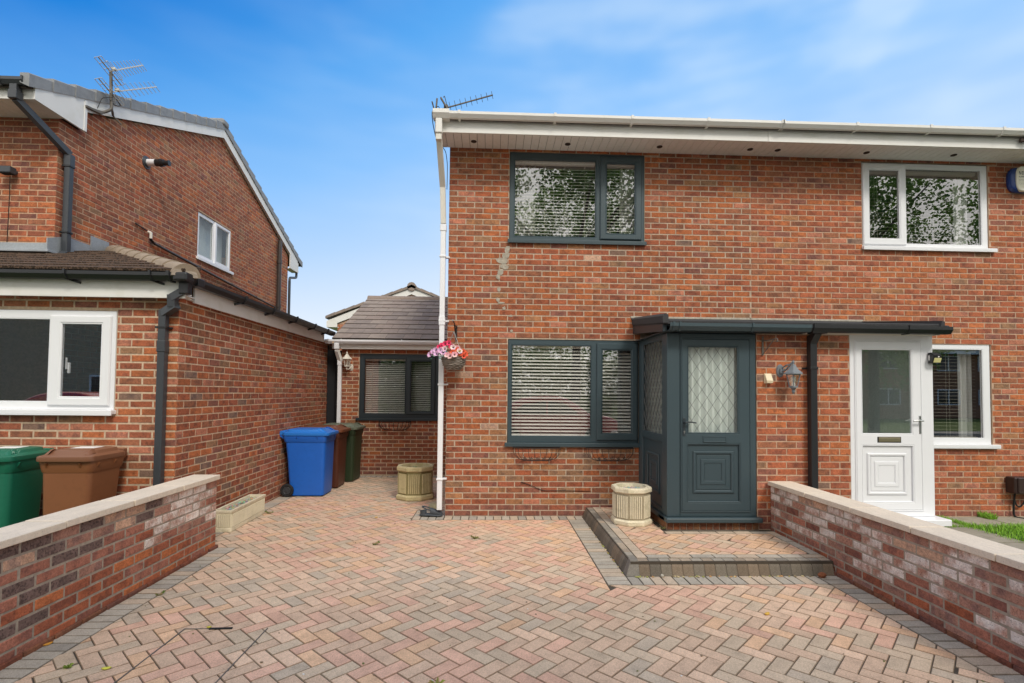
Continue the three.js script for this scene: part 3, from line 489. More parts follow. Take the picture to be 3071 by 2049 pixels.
// ------------------------------------------------------------------ porches
const PZ = 1.12;
function panelMould(list, x0, x1, y0, y1, z, mat, parent, n) { for (const [a, b, c, d, w, h] of list) obj('raised_moulding', [frameGeo(a, b, c, d, w, z - 0.002, z + h, Math.min(0.009, w / 2.3))], mat, parent); }
function doorSet(home, mat, o, glass) {
  const d = new THREE.Group(); d.name = 'door'; home.add(d);
  const [fx0, fx1, fy0, fy1] = o.frame, [lx0, lx1, ly0, ly1] = o.leaf, [gx0, gx1, gy0, gy1] = o.glass, [px0, px1, py0, py1] = o.panel;
  obj('door_frame', [prism(rect(fx0, fx1, fy0, fy1), 0.07, 0.006, [rect(lx0 + 0.01, lx1 - 0.01, ly0 + 0.01, ly1 - 0.01)]).translate(0, 0, PZ - 0.075), frameGeo(lx0 - 0.012, lx1 + 0.012, ly0 - 0.012, ly1 + 0.012, 0.012, PZ - 0.01, PZ + 0.004, 0.003)], mat, d);
  const z = PZ + (o.proud || 0);
  obj('leaf', [prism(rect(lx0, lx1, ly0, ly1), 0.055, 0.008, [rect(gx0, gx1, gy0, gy1), rect(px0, px1, py0, py1)]).translate(0, 0, z - 0.05), bead(gx0 - 0.004, gx1 + 0.004, gy0 - 0.004, gy1 + 0.004, z - 0.003), bead(px0 - 0.004, px1 + 0.004, py0 - 0.004, py1 + 0.004, z - 0.003)], mat, d);
  obj('lower_panel', [bx(px0 + 0.002, px1 - 0.002, py0 + 0.002, py1 - 0.002, z - 0.035, z - 0.016, 0.002)], mat, d);
  const s = o.squares, pz = z - 0.016;
  panelMould([[...s[0], 0.034, 0.014], [s[1][0], s[1][1], s[1][2], s[1][3], 0.05, 0.010]], 0, 0, 0, 0, pz, mat, d);
  obj('raised_field', [bx(s[0][0] + 0.045, s[0][1] - 0.045, s[0][2] + 0.045, s[0][3] - 0.045, pz - 0.002, pz + 0.004, 0.002)], mat, d);
  obj('pane', new THREE.PlaneGeometry(gx1 - gx0, gy1 - gy0).translate((gx0 + gx1) / 2, (gy0 + gy1) / 2, z - 0.022), glass, d);
  return d;
}
// grey corner porch
{
  const X0 = 2.545, mat = M.grey;
  const d = doorSet(homeL, mat, { frame: [2.68, 3.545, 0.258, 2.292], leaf: [2.70, 3.472, 0.315, 2.228], glass: [2.768, 3.343, 1.176, 2.144], panel: [2.762, 3.359, 0.415, 1.060], squares: [[2.83, 3.292, 0.512, 0.979], [2.914, 3.20, 0.605, 0.891]] }, M.frost);
  d.userData.label = 'dark grey panelled front door with diamond leaded glass';
  // leaded diamonds
  const lead = (x0, x1, y0, y1, sx, sy, w) => { const g = [], n = 16; for (let k = -n; k <= n; k++) for (const s of [1, -1]) { const cx = (x0 + x1) / 2 + k * sx; let a = [cx - s * 2, (y0 + y1) / 2 - 2 * sy / sx], b = [cx + s * 2, (y0 + y1) / 2 + 2 * sy / sx]; let t0 = 0, t1 = 1; for (const [p, q, lo, hi] of [[a[0], b[0], x0, x1], [a[1], b[1], y0, y1]]) { let u = (lo - p) / (q - p), v = (hi - p) / (q - p); if (u > v) [u, v] = [v, u]; t0 = Math.max(t0, u); t1 = Math.min(t1, v); } if (t1 - t0 > 0.01) g.push(bar([mix(a[0], b[0], t0), mix(a[1], b[1], t0), 0], [mix(a[0], b[0], t1), mix(a[1], b[1], t1), 0], w, 0.003, 0.001)); } return merge(g); };
  obj('lead_lattice', lead(2.768, 3.343, 1.176, 2.144, 0.118, 0.172, 0.008).translate(0, 0, PZ - 0.016), M.leadCame, d);
  obj('letter_plate', [frameGeo(2.937, 3.203, 1.078, 1.148, 0.012, PZ - 0.002, PZ + 0.014, 0.004), bx(2.948, 3.192, 1.089, 1.137, PZ, PZ + 0.009, 0.003)], mat, d);
  obj('handle', [bx(2.710, 2.742, 1.144, 1.346, PZ, PZ + 0.011, 0.006, 2), rod([2.726, 1.297, PZ + 0.01], [2.726, 1.297, PZ + 0.05], 0.010), tube([[2.722, 1.297, PZ + 0.05], [2.78, 1.302, PZ + 0.052], [2.846, 1.293, PZ + 0.048]], 0.008, 8)], M.greyDeep, d);
  obj('lock_barrel', [rod([2.726, 1.195, PZ + 0.01], [2.726, 1.195, PZ + 0.016], 0.009, 0.009, 12), bx(2.722, 2.730, 1.172, 1.192, PZ + 0.009, PZ + 0.014, 0.002)], M.chrome, d);
  obj('corner_post', [bx(X0 - 0.012, 2.678, 0.258, 2.292, PZ - 0.15, PZ + 0.004, 0.008, 2)], mat, homeL);
  obj('side_post', [bx(X0 - 0.008, X0 + 0.06, 0.258, 2.31, 0.0, 0.10, 0.006)], mat, homeL);
  // glazed side, seen very obliquely: local x along -z
  const s = new THREE.Group(); s.name = 'side_screen'; s.rotation.y = -faceR; s.position.set(X0, 0, 0); homeL.add(s);    // local x -> +z, local z -> -x
  obj('frame', [prism(rect(0.10, 0.97, 0.258, 2.30), 0.05, 0.006, [rect(0.165, 0.935, 1.135, 2.245), rect(0.165, 0.935, 0.30, 1.06)]).translate(0, 0, -0.045), bead(0.161, 0.939, 1.131, 2.249, -0.004), bead(0.161, 0.939, 0.296, 1.064, -0.004)], mat, s);
  obj('lower_panel', bx(0.165, 0.935, 0.30, 1.06, -0.032, -0.014, 0.002), mat, s);
  panelMould([[0.33, 0.80, 0.44, 0.90, 0.034, 0.014], [0.42, 0.71, 0.53, 0.81, 0.05, 0.010]], 0, 0, 0, 0, -0.014, mat, s);
  obj('pane', new THREE.PlaneGeometry(0.78, 1.12).translate(0.55, 1.69, -0.02), phy([0.95, 0.98, 0.97], 0.06, { transmission: 1, thickness: 0 }), s);
  obj('lead_lattice', lead(0.165, 0.935, 1.135, 2.245, 0.118, 0.172, 0.008).translate(0, 0, -0.012), M.leadCame, s);
  obj('door_sill', [bx(2.50, 3.575, 0.205, 0.257, PZ - 0.2, PZ + 0.085, 0.012, 2), bx(2.50, 2.70, 0.205, 0.257, 0.02, PZ + 0.02, 0.012, 2)], mat, homeL);
  // plinth of bricks on edge
  const R = rng(55), pl = new THREE.Group(); pl.name = 'plinth'; homeL.add(pl);
  obj('joints', [bx(2.545, 3.56, 0.1, 0.2, 0.1, PZ + 0.022, 0), bx(2.525, 2.56, 0.1, 0.2, 0.1, PZ + 0.02, 0)], M.mortarW, pl);
  for (let i = 0; i < 14; i++) { const m = obj('brick', brickGeo(0.066, 0.078, tones[pick([['brown', 3], ['tan', 2], ['orange', 1]], R())].map((q) => q * 0.7), R), M.brick, pl); m.position.set(2.562 + i * 0.0735, 0.160, PZ + 0.028); }
  for (let i = 0; i < 5; i++) { const m = obj('brick', brickGeo(0.21, 0.078, tones.tan.map((q) => q * 0.7), R), M.brick, pl); m.position.set(2.520, 0.160, 1.03 - i * 0.225); m.rotation.y = -faceR; }
  // light interior of the porch
  obj('porch_interior', [bx(2.62, 4.03, 0.2, 0.24, 0.01, 1.03, 0), bx(2.62, 4.03, 2.30, 2.33, 0.01, 1.03, 0), bx(3.62, 3.66, 0.24, 2.3, 0.02, 1.03, 0), bx(2.60, 3.62, 0.24, 2.30, 0.012, 0.03, 0)], std([0.80, 0.80, 0.74], 0.9), homeL);
}
makeCurtain('pale net curtain behind the leaded glass of the grey door', 2.74, 3.36, 0.9, 2.24, 1.03);
// white porch
{
  const mat = M.white, d = doorSet(homeR, mat, { frame: [4.626, 5.60, 0.258, 2.305], leaf: [4.690, 5.450, 0.332, 2.232], glass: [4.756, 5.344, 1.180, 2.141], panel: [4.756, 5.351, 0.418, 1.058], squares: [[4.82, 5.279, 0.499, 0.967], [4.901, 5.186, 0.588, 0.876]] }, M.obscure);
  d.userData.label = 'white panelled front door with rippled obscure glass';
  obj('outer_pane', new THREE.PlaneGeometry(0.588, 0.961).translate(5.05, 1.66, PZ - 0.012), M.glass, d);
  obj('letter_plate', [bx(4.928, 5.206, 1.084, 1.152, PZ, PZ + 0.006, 0.003)], M.black, d); obj('letter_flap', bx(4.945, 5.194, 1.096, 1.142, PZ + 0.003, PZ + 0.012, 0.004), M.brass, d);
  obj('handle', [bx(5.415, 5.443, 1.187, 1.392, PZ, PZ + 0.010, 0.006, 2), rod([5.429, 1.335, PZ + 0.01], [5.429, 1.335, PZ + 0.05], 0.010), tube([[5.435, 1.335, PZ + 0.05], [5.38, 1.338, PZ + 0.052], [5.32, 1.330, PZ + 0.048]], 0.008, 8)], M.chrome, d);
  obj('door_sill', [bx(4.61, 5.655, 0.185, 0.257, PZ - 0.1, PZ + 0.15, 0.01, 2)], mat, homeR);
  obj('side_screen', [bx(5.55, 5.598, 0.2, 2.30, 0.0, PZ - 0.07, 0.004)], mat, homeR);
  obj('threshold', bx(4.63, 5.58, 0, 0.19, 0.2, PZ + 0.05, 0.004), M.mortarW, homeR);
  obj('porch_interior', [bx(4.62, 5.54, 0.2, 0.24, 0.01, 1.03, 0), bx(4.10, 5.54, 2.30, 2.33, 0.01, 1.03, 0), bx(4.56, 4.60, 0.24, 2.3, 0.02, 1.03, 0), bx(4.6, 5.55, 0.24, 2.30, 0.012, 0.03, 0)], std([0.72, 0.76, 0.72], 0.9), homeR);
}
// brick pier between the doors, half to each house
for (const [home, a, b, seed] of [[homeL, 3.552, SEAM, 21], [homeR, SEAM, 4.624, 22]]) {
  const w = new THREE.Group(); w.name = 'porch_wall'; w.position.set(a, 0, PZ); home.add(w);
  mortarSlab('joints', w, rect(0, b - a, 0, 2.30), [], M.mortarR, 0.2);
  wallBricks(w, { len: b - a, rows: [0, 30], base: 0.04, odd: a < 4 ? 0.0 : 0.43, budget: 300, seed, tone: (u, y, R) => (y < 0.32 ? pick([['deep', 2], ['plum', 2], ['brown', 1]], R()) : toneR(u, 1, R)), top: () => 2.298 });
}
// felt roof over both doors
for (const [home, a, b, left] of [[homeL, 2.455, SEAM - 0.001, true], [homeR, SEAM, 5.60, false]]) {
  obj('porch_roof', [uvm(prism([[-0.002, 2.60], [1.235, 2.420], [1.25, 2.410], [1.25, 2.375], [1.235, 2.37], [0, 2.50]], b - a).rotateY(-faceR).translate(b, 0, 0), 2)], M.felt, home);
  obj('roof_upstand', [loft([a - 0.02, b].map((x) => [[x, 2.59, 0.001], [x, 2.615, 0.001], [x, 2.612, 0.016], [x, 2.585, 0.05]]))], M.felt, home);
  obj('roof_pointing', uvm(bx(a - 0.03, b, 2.613, 2.640, 0.0005, 0.010, 0.004), 2), std([0.52, 0.48, 0.40], 0.95, { map: mortarMap }), home);
  obj('porch_fascia', [prism([[0, 2.50], [1.215, 2.375], [1.215, 2.295], [0, 2.405]], 0.028).rotateY(-faceR).translate(left ? a + 0.03 : b - 0.002, 0, 0), bx(a, b, 2.296, 2.40, 1.195, 1.216, 0.003), bx(a + 0.02, b - 0.02, 2.296, 2.306, 0.0, 1.2, 0.002)], left ? M.greyDeep : M.oldBoard, home);
  if (left) obj('roof_edge_trim', [loft([[-0.002, 2.605, 2.525], [1.26, 2.470, 2.385]].map(([z, t, u]) => [[a - 0.012, u, z], [a + 0.05, u, z], [a + 0.05, t + 0.004, z], [a + 0.02, t + 0.018, z], [a - 0.012, t - 0.01, z]]))], M.felt, home);
  else obj('roof_edge_trim', [loft([[0, 2.60], [1.27, 2.430]].map(([z, t]) => [[b - 0.05, t - 0.08, z], [b + 0.012, t - 0.08, z], [b + 0.012, t + 0.012, z], [b - 0.02, t + 0.02, z]])), bx(b + 0.0, b + 0.05, 2.335, 2.40, 1.10, 1.30, 0.02)], M.felt, home);
  obj('porch_gutter', gutterX(left ? 2.50 : SEAM, left ? SEAM - 0.001 : 5.65, 2.300, 1.217, 0.078, 0.115), left ? M.grey : M.black, home);
  for (const x of left ? [2.53, 2.60, 3.40] : [5.15]) obj('gutter_bracket', gutterClip(x, 2.300, 1.217, 0.078, 0.115, 0.022), left ? M.grey : M.black, home);
}
{ const p = new THREE.Group(); p.name = 'downpipe'; homeR.add(p); const x = 4.158, z = PZ + 0.05;
  obj('pipe', bx(x - 0.038, x + 0.038, 0.06, 2.28, z - 0.038, z + 0.038, 0.008, 2), M.black, p);
  obj('outlet', [gutterClip(4.08, 2.296, 1.215, 0.086, 0.122, 0.165), bar([x, 2.31, 1.26], [x, 2.20, z], 0.080, 0.080)], M.black, p);
  obj('pipe_clip', [bx(x - 0.045, x + 0.045, 1.90, 1.925, PZ, z + 0.044, 0.003), bx(x - 0.075, x + 0.06, 1.902, 1.92, PZ, PZ + 0.012, 0.003), rod([x - 0.08, 1.911, PZ], [x - 0.08, 1.911, PZ + 0.02], 0.008)], M.black, p); }
// white rainwater pipe down the left corner of the pair
{ const p = new THREE.Group(); p.name = 'downpipe'; homeL.add(p); const x = -0.064, z = 0.075;
  obj('pipe', [bx(x - 0.033, x + 0.033, 0.10, 3.76, z - 0.033, z + 0.033, 0.007, 2)], M.white, p);
  obj('swan_neck', [bar([x, 3.80, z], [x - 0.012, 4.28, 0.12], 0.068), bar([x - 0.012, 4.27, 0.12], [x - 0.03, 4.74, 0.47], 0.068), bx(x - 0.068, x + 0.004, 4.70, 4.80, 0.44, 0.53, 0.008, 2)], M.oldBoard, p);
  obj('hopper', [bx(x - 0.07, x + 0.01, 4.78, 4.96, 0.45, 0.545, 0.01, 2), gutterClip(-0.165, 4.968, 0.452, 0.082, 0.118, 0.20)], M.board, p);
  for (const y of [0.49, 1.705, 2.53, 3.37]) obj('pipe_clip', [bx(x - 0.042, x + 0.042, y - 0.012, y + 0.012, z - 0.042, z + 0.042, 0.004), bx(x + 0.03, x + 0.085, y - 0.010, y + 0.010, 0.0, z - 0.02, 0.003)], M.white, p);
  obj('pipe_socket', [bx(x - 0.040, x + 0.040, 2.47, 2.59, z - 0.040, z + 0.040, 0.008), bx(x - 0.040, x + 0.040, 3.70, 3.79, z - 0.040, z + 0.040, 0.008)], M.white, p);
  // boarded end of the eaves and the verge
  obj('eaves_end', [uvm(prism([[0.455, 4.83], [0.455, 5.03], [-0.35, 5.37], [-0.35, 5.10], [0.02, 4.72]], 0.02).rotateY(-faceR).translate(-0.13, 0, 0), 1)], M.board, homeL);
  obj('bargeboard', [uvm(prism([[-0.3, 5.10], [-0.3, 5.34], [-3.9, 6.85], [-8.3, 5.03], [-8.3, 4.80], [-3.9, 6.62]], 0.02).rotateY(-faceR).translate(-0.13, 0, 0), 1)], M.board, homeL);
}

// ------------------------------------------------------------------ rear extension between the houses
{
  const Z = -3.296, t = thing('rear_extension', 'low brick extension with brown tiled roof and dark grey window behind', 'extension');
  const x0 = -2.30, x1 = 0.6, hole = [[-1.955, -0.40, 1.066, 2.335]], sh = hole.map(([a, b, c, d]) => [a - x0, b - x0, c, d]);
  const w = new THREE.Group(); w.name = 'front_wall'; w.position.set(x0, 0, Z); t.add(w);
  mortarSlab('joints', w, rect(0, x1 - x0, -0.05, 2.47), sh, M.mortarG);
  wallBricks(w, { len: x1 - x0, rows: [0, 33], base: 0.013, odd: 0.47, holes: sh, budget: 300, seed: 31, gain: 0.92, top: () => 2.46, tone: (u, y, R) => y < 0.16 ? pick([['plum', 1]], R()) : pick([['red', 2], ['deep', 3], ['brown', 3.2], ['orange', 1.3], ['plum', 1.4], ['tan', 0.4]], R()) });
  makeWindow(t, 'window', M.greyDeep, { x0: -1.95, x1: -0.405, y0: 1.10, y1: 2.33, z: Z - 0.01, panes: [{ x0: -1.866, x1: -1.075, y0: 1.18, y1: 2.242 }, { x0: -0.972, x1: -0.577, y0: 1.222, y1: 2.203, sash: [-1.064, -0.50, 1.168, 2.285] }], sill: [-2.005, -0.38, 1.062, 1.10, 0.05] });
  obj('room_wall', [bx(-2.28, 0.6, 0, 2.5, -5.6, -5.5, 0), bx(-2.28, -2.2, 0, 2.5, -5.5, Z - 0.13, 0), bx(0.5, 0.6, 0, 2.5, -5.5, Z - 0.13, 0), bx(-2.28, 0.6, 2.46, 2.5, -5.5, Z - 0.13, 0), bx(-2.28, 0.6, 0, 0.05, -5.5, Z - 0.13, 0)], M.room, t);
  obj('fascia', uvm(bx(-2.45, x1, 2.412, 2.545, Z + 0.10, Z + 0.122, 0.003), 1), M.board, t);
  obj('soffit', bx(-2.44, x1, 2.47, 2.48, Z - 0.05, Z + 0.10, 0), M.board, t);
  obj('gutter', gutterX(-2.56, x1, 2.505, Z + 0.122, 0.075, 0.11), M.white, t);
  obj('gutter_bracket', [gutterClip(-2.50, 2.505, Z + 0.122, 0.075, 0.11, 0.02), gutterClip(-2.26, 2.505, Z + 0.122, 0.075, 0.11, 0.02), gutterClip(-1.13, 2.505, Z + 0.122, 0.075, 0.11, 0.02)], M.white, t);
  { const p = new THREE.Group(); p.name = 'downpipe'; t.add(p); obj('outlet', [bx(-2.385, -2.295, 2.40, 2.51, -3.16, -3.07, 0.01)], M.white, p); obj('swan_neck', [bar([-2.34, 2.43, -3.12], [-2.34, 2.36, -3.13], 0.07), bar([-2.34, 2.37, -3.13], [-2.305, 2.18, -3.235], 0.07)], M.board, p); obj('pipe', bx(-2.345, -2.275, 0.02, 2.21, -3.27, -3.20, 0.008, 2), M.white, p); obj('pipe_socket', bx(-2.352, -2.268, 2.10, 2.20, -3.275, -3.193, 0.008, 2), M.white, p); }
  // tiles, course by course
  const roof = new THREE.Group(); roof.name = 'roof'; t.add(roof);
  const e = [2.575, Z + 0.23], rd = [3.86, -5.9], run = e[1] - rd[1], rise = rd[0] - e[0], n = 10, R = rng(301), sl = Math.atan2(rise, run);
  obj('roof_deck', prism([[e[1] - 0.02, e[0] - 0.03], [rd[1], rd[0] - 0.02], [rd[1] - run, e[0] - 0.2], [rd[1] - run, e[0] - 0.3], [rd[1], rd[0] - 0.10], [e[1] - 0.02, e[0] - 0.06]], x1 + 2.39).rotateY(-faceR).translate(x1, 0, 0), M.tileDark, t);
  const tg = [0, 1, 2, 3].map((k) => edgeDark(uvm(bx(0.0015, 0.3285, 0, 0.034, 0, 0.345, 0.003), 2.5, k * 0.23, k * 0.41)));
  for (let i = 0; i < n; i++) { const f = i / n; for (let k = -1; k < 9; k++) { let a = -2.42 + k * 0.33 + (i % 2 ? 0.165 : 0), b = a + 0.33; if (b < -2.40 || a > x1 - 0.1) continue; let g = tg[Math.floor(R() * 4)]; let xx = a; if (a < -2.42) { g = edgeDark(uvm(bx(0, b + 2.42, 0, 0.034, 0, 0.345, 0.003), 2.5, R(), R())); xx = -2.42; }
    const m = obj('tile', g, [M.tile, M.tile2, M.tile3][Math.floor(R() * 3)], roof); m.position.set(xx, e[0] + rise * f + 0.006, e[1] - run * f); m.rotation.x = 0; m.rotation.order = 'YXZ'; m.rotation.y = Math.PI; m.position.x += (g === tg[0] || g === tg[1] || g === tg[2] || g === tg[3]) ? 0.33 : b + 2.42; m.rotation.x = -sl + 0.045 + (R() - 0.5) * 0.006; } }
  for (let k = 0; k < 7; k++) { const a = -2.43 + k * 0.45; obj('ridge_tile', uvm(new THREE.CylinderGeometry(0.12, 0.12, 0.444, 12, 1, false, -Math.PI / 2, Math.PI).rotateZ(-Math.PI / 2).rotateX(0).translate(a + 0.225, rd[0] - 0.045, rd[1]), 2), M.tile, roof); }
  obj('ridge_mortar', bx(-2.43, x1, rd[0] - 0.07, rd[0] + 0.0, rd[1] - 0.11, rd[1] + 0.11, 0.01), M.mortarG, roof);
  obj('side_wall', [bx(x0 + 0.005, x0 + 0.1, 0, 2.45, -8.6, Z - 0.11, 0), prism([[Z - 0.1, 2.45], [rd[1], 3.72], [-8.6, 2.45]], 0.1).rotateY(-faceR).translate(x0 + 0.1, 0, 0), bx(x0, x1, 0, 2.45, -8.7, -8.6, 0)], M.mortarG, t);
  obj('verge', uvm(prism([[e[1], e[0] - 0.015], [rd[1], rd[0] - 0.01], [rd[1], rd[0] - 0.08], [e[1], e[0] - 0.07]], 0.03).rotateY(-faceR).translate(-2.39, 0, 0), 2), M.mortarG, t);
}
// gable seen over its roof
{
  const t = thing('gabled_house', 'far brick house whose white edged gable rises behind the extension roof', 'house'), Z = -12, cx = -2.32, hw = 2.62, ye = 4.02, ya = 5.12;
  const w = new THREE.Group(); w.name = 'gable_wall'; w.position.set(cx - hw, 0, Z); t.add(w);
  mortarSlab('joints', w, [[0, 0], [2 * hw, 0], [2 * hw, ye], [hw, ya], [0, ye]], [], M.mortarR);
  wallBricks(w, { len: 2 * hw, rows: [0, 70], base: 0, odd: 0, budget: 60, seed: 33, top: (u) => ya - 0.02 - (ya - ye) * Math.abs(u - hw) / hw, tone: (u, y, R) => pick([['orange', 3], ['red', 3], ['brown', 2], ['deep', 1]], R()) });
  for (const s of [-1, 1]) {
    const P = (u, y) => [cx + s * u, y];
    obj('bargeboard', uvm(prism([P(0, ya + 0.24), P(3.0, ye + 0.09), P(3.0, ye - 0.13), P(2.62, ye - 0.13), P(2.62, ye + 0.02), P(0, ya)], 0.03).translate(0, 0, Z + 0.02), 1), M.board, t);
    for (let i = 0; i < 9; i++) { const a = i / 9, b = (i + 1) / 9, q = (f, o) => [cx + s * 3.03 * f, ya + 0.235 - 1.16 * f + o]; obj('verge_tile', uvm(loft([[...q(a, 0), 0], [...q(b, 0), 0]].map(([x, y], k) => [[x, y, Z + 0.1], [x, y + 0.105 - k * 0.02, Z + 0.1], [x, y + 0.105 - k * 0.02, Z - 0.3], [x, y, Z - 0.3]])), 2), i % 2 ? M.tile : M.tile2, t); }
    obj('roof', uvm(loft([Z - 0.3, -19].map((z) => [[cx, ya + 0.30, z], [cx + s * 3.05, ye + 0.13, z], [cx + s * 3.05, ye + 0.05, z], [cx, ya + 0.2, z]])), 2), M.tile, t);
  }
  obj('soffit_box', bx(cx - 2.98, cx - 2.58, ye - 0.14, ye - 0.12, Z - 6, Z + 0.02, 0), M.board, t);
  obj('ridge_tile', uvm(new THREE.CylinderGeometry(0.16, 0.16, 7, 12).rotateX(faceR).translate(cx, ya + 0.27, Z - 3.4), 2), M.tile, t);
  obj('side_wall', [bx(cx - hw, cx - hw + 0.1, 0, ye, -19, Z - 0.12, 0), bx(cx + hw - 0.1, cx + hw, 0, ye, -19, Z - 0.12, 0)], M.mortarR, t);
}
// black gate in the dark slot beside the extension
{ const t = thing('passage_gate', 'black timber gate in the narrow slot beside the white downpipe', 'gate', [-2.455, 0, -3.46]);
  obj('boards', [0, 1].map((k) => bx(-0.155 + k * 0.152, -0.007 + k * 0.152, 0.04, 2.40, -0.012, 0.012, 0.003)), std([0.008, 0.009, 0.011], 0.7), t); obj('rail', [0.4, 1.2, 2.1].map((y) => bx(-0.15, 0.14, y, y + 0.09, -0.04, -0.012, 0.003)), std([0.008, 0.009, 0.011], 0.7), t); obj('gate_post', [bx(-0.165, -0.155, 0.0, 2.5, -0.05, 0.03, 0.003), bx(0.15, 0.162, 0, 2.42, -0.05, 0.03, 0.003)], std([0.008, 0.009, 0.011], 0.7), t); }

// ------------------------------------------------------------------ neighbour on the left: tall gable and low front extension
const GX = -5.03;
{
  const t = thing('gabled_house', 'tall brick house on the left with a long gable wall and grey verge', 'house');
  const S = 0.395, RZ = -3.93, yv = (z) => 6.80 - 0.395 * Math.abs(z - RZ);     // top of the brickwork under the bargeboard
  // gable wall: local x runs away from the street
  const g = new THREE.Group(); g.name = 'gable_wall'; g.position.set(GX, 0, 0); g.rotation.y = faceR; t.add(g);
  const win = [[3.22, 4.47, 4.10, 5.02]], L = 7.6;
  mortarSlab('joints', g, [[0.008, 0], [L, 0], [L, 5.3], [-RZ, 6.80], [0.008, 5.2]], win, M.mortarN);
  wallBricks(g, { len: L, rows: [0, 96], base: 0.02, odd: 0, holes: win, budget: 300, seed: 41, top: (u) => yv(-u) + 0.02, gain: 1.06,
    tone: (u, y, R) => pick([['brown', 3.6], ['deep', 3], ['red', 1.8], ['orange', 1.6], ['plum', 0.5], ['tan', 0.35], ['drab', 0.3]], R()) });
  const f = new THREE.Group(); f.name = 'front_wall'; f.position.set(-9, 0, 0); t.add(f);
  mortarSlab('joints', f, rect(0, 9 + GX - 0.006, 0, 5.10), [], M.mortarN);
  wallBricks(f, { len: 9 + GX, rows: [40, 68], base: 0.02, odd: 0.13, budget: 120, seed: 42, top: () => 5.08, tone: (u, y, R) => y > 4.9 ? pick([['deep', 2], ['plum', 1]], R()) : pick([['red', 3], ['deep', 2], ['brown', 2.4], ['orange', 2], ['plum', 1]], R()) });
  obj('rear_wall', bx(-9, GX - 0.12, 0, 5.2, -7.6, -7.5, 0), M.mortarN, t);
  // roof planes
  const rise = (z) => 5.255 + S * (0.5 - z), ry = rise(RZ);
  obj('roof', uvm(prism([[0.5, 5.255], [RZ, ry], [-8.36, 5.255], [-8.36, 5.19], [RZ, ry - 0.08], [0.5, 5.19]], 4.1).rotateY(-faceR).translate(GX + 0.06, 0, 0), 2), M.tileDark, t);
  // bargeboards
  const B0 = 0.20;
  obj('bargeboard', [uvm(prism([[-0.31, 5.35], [-0.31, 5.53], [RZ, 6.97], [RZ, 6.78]], 0.022).rotateY(-faceR).translate(GX + 0.075, 0, 0), 1), uvm(prism([[RZ, 6.78], [RZ, 6.97], [-8.1, 5.33], [-8.1, 5.13]], 0.022).rotateY(-faceR).translate(GX + 0.075, 0, 0), 1)], M.board, t);
  obj('verge_soffit', [loft([[-7.9, 5.23], [RZ, 6.80]].map(([z, y]) => [[GX, y, z], [GX + 0.06, y, z], [GX + 0.06, y + 0.012, z], [GX, y + 0.012, z]]))], M.soffit, t);
  obj('eaves_box', [uvm(prism([[0.455, 5.085], [0.455, 5.25], [-0.30, 5.54], [-0.30, 5.085]], 0.024).rotateY(-faceR).translate(GX + 0.082, 0, 0), 1), bx(GX + 0.06, GX + 0.09, 5.083, 5.50, -0.345, -0.298, 0.004)], M.board, t);
  obj('rear_eaves_box', [uvm(prism([[-7.55, 4.96], [-7.55, 5.40], [-8.15, 5.22], [-8.15, 4.96]], 0.024).rotateY(-faceR).translate(GX + 0.082, 0, 0), 1), bx(GX - 0.1, GX + 0.07, 4.955, 4.975, -8.15, -7.6, 0)], M.board, t);
  for (let i = 0; i < 38; i++) obj('soffit_board', uvm(bx(-8.9 + i * 0.1, -8.803 + i * 0.1 + (i === 37 ? 0.13 : 0), 5.085, 5.098, 0.001, 0.43, 0.003), 3, i * 0.3, 0), M.soffit, t);
  obj('soffit_backing', bx(-9, GX + 0.06, 5.096, 5.102, -0.3, 0.43, 0), M.dark, t);
  obj('fascia', uvm(bx(-9, GX + 0.06, 5.083, 5.25, 0.43, 0.452, 0.003), 1), M.board, t);
  obj('gutter', [gutterX(-9, GX + 0.02, 5.215, 0.453, 0.08, 0.115)], M.pipeGrey, t);
  obj('gutter_bracket', [gutterClip(-5.62, 5.213, 0.453, 0.082, 0.117, 0.03), gutterClip(-5.30, 5.213, 0.453, 0.082, 0.117, 0.03), gutterClip(-5.02, 5.213, 0.453, 0.082, 0.117, 0.02)], M.pipeGrey, t);
  // dry verge caps, one over the end of each tile course
  for (const dir of [1, -1]) { const n = 13, z0 = dir > 0 ? 0.56 : -8.42, zr = RZ, len = Math.abs(z0 - zr);
    for (let i = 0; i < n; i++) { const a = i / n, b = (i + 1) / n, at = (q, o) => { const z = mix(z0, zr, q); return [z, 5.25 + S * len * q + o]; };
      const [za, ya] = at(a, 0.0), [zb, yb] = at(b, 0.0), X = GX + 0.10, up = 0.085, low = -0.07;
      obj('verge_cap', [uvm(loft([[[X, ya + low, za], [X, ya + up, za], [X - 0.012, ya + up + 0.012, za], [X - 0.11, ya + up + 0.012, za], [X - 0.11, ya + low + 0.05, za]], [[X - 0.012, yb + low, zb], [X - 0.012, yb + up - 0.03, zb], [X - 0.024, yb + up - 0.018, zb], [X - 0.11, yb + up - 0.018, zb], [X - 0.11, yb + low + 0.05, zb]]]), 3, i * 0.37, 0)], M.verge, t);
    } }
  obj('ridge_tile', [uvm(bx(GX - 0.3, GX + 0.12, ry + 0.0, ry + 0.14, RZ - 0.13, RZ + 0.13, 0.05, 3), 3)], M.verge, t);
  obj('ridge', uvm(new THREE.CylinderGeometry(0.13, 0.13, 3.8, 12).rotateZ(faceR).translate(GX - 2.1, ry, RZ), 2), M.tileDark, t);
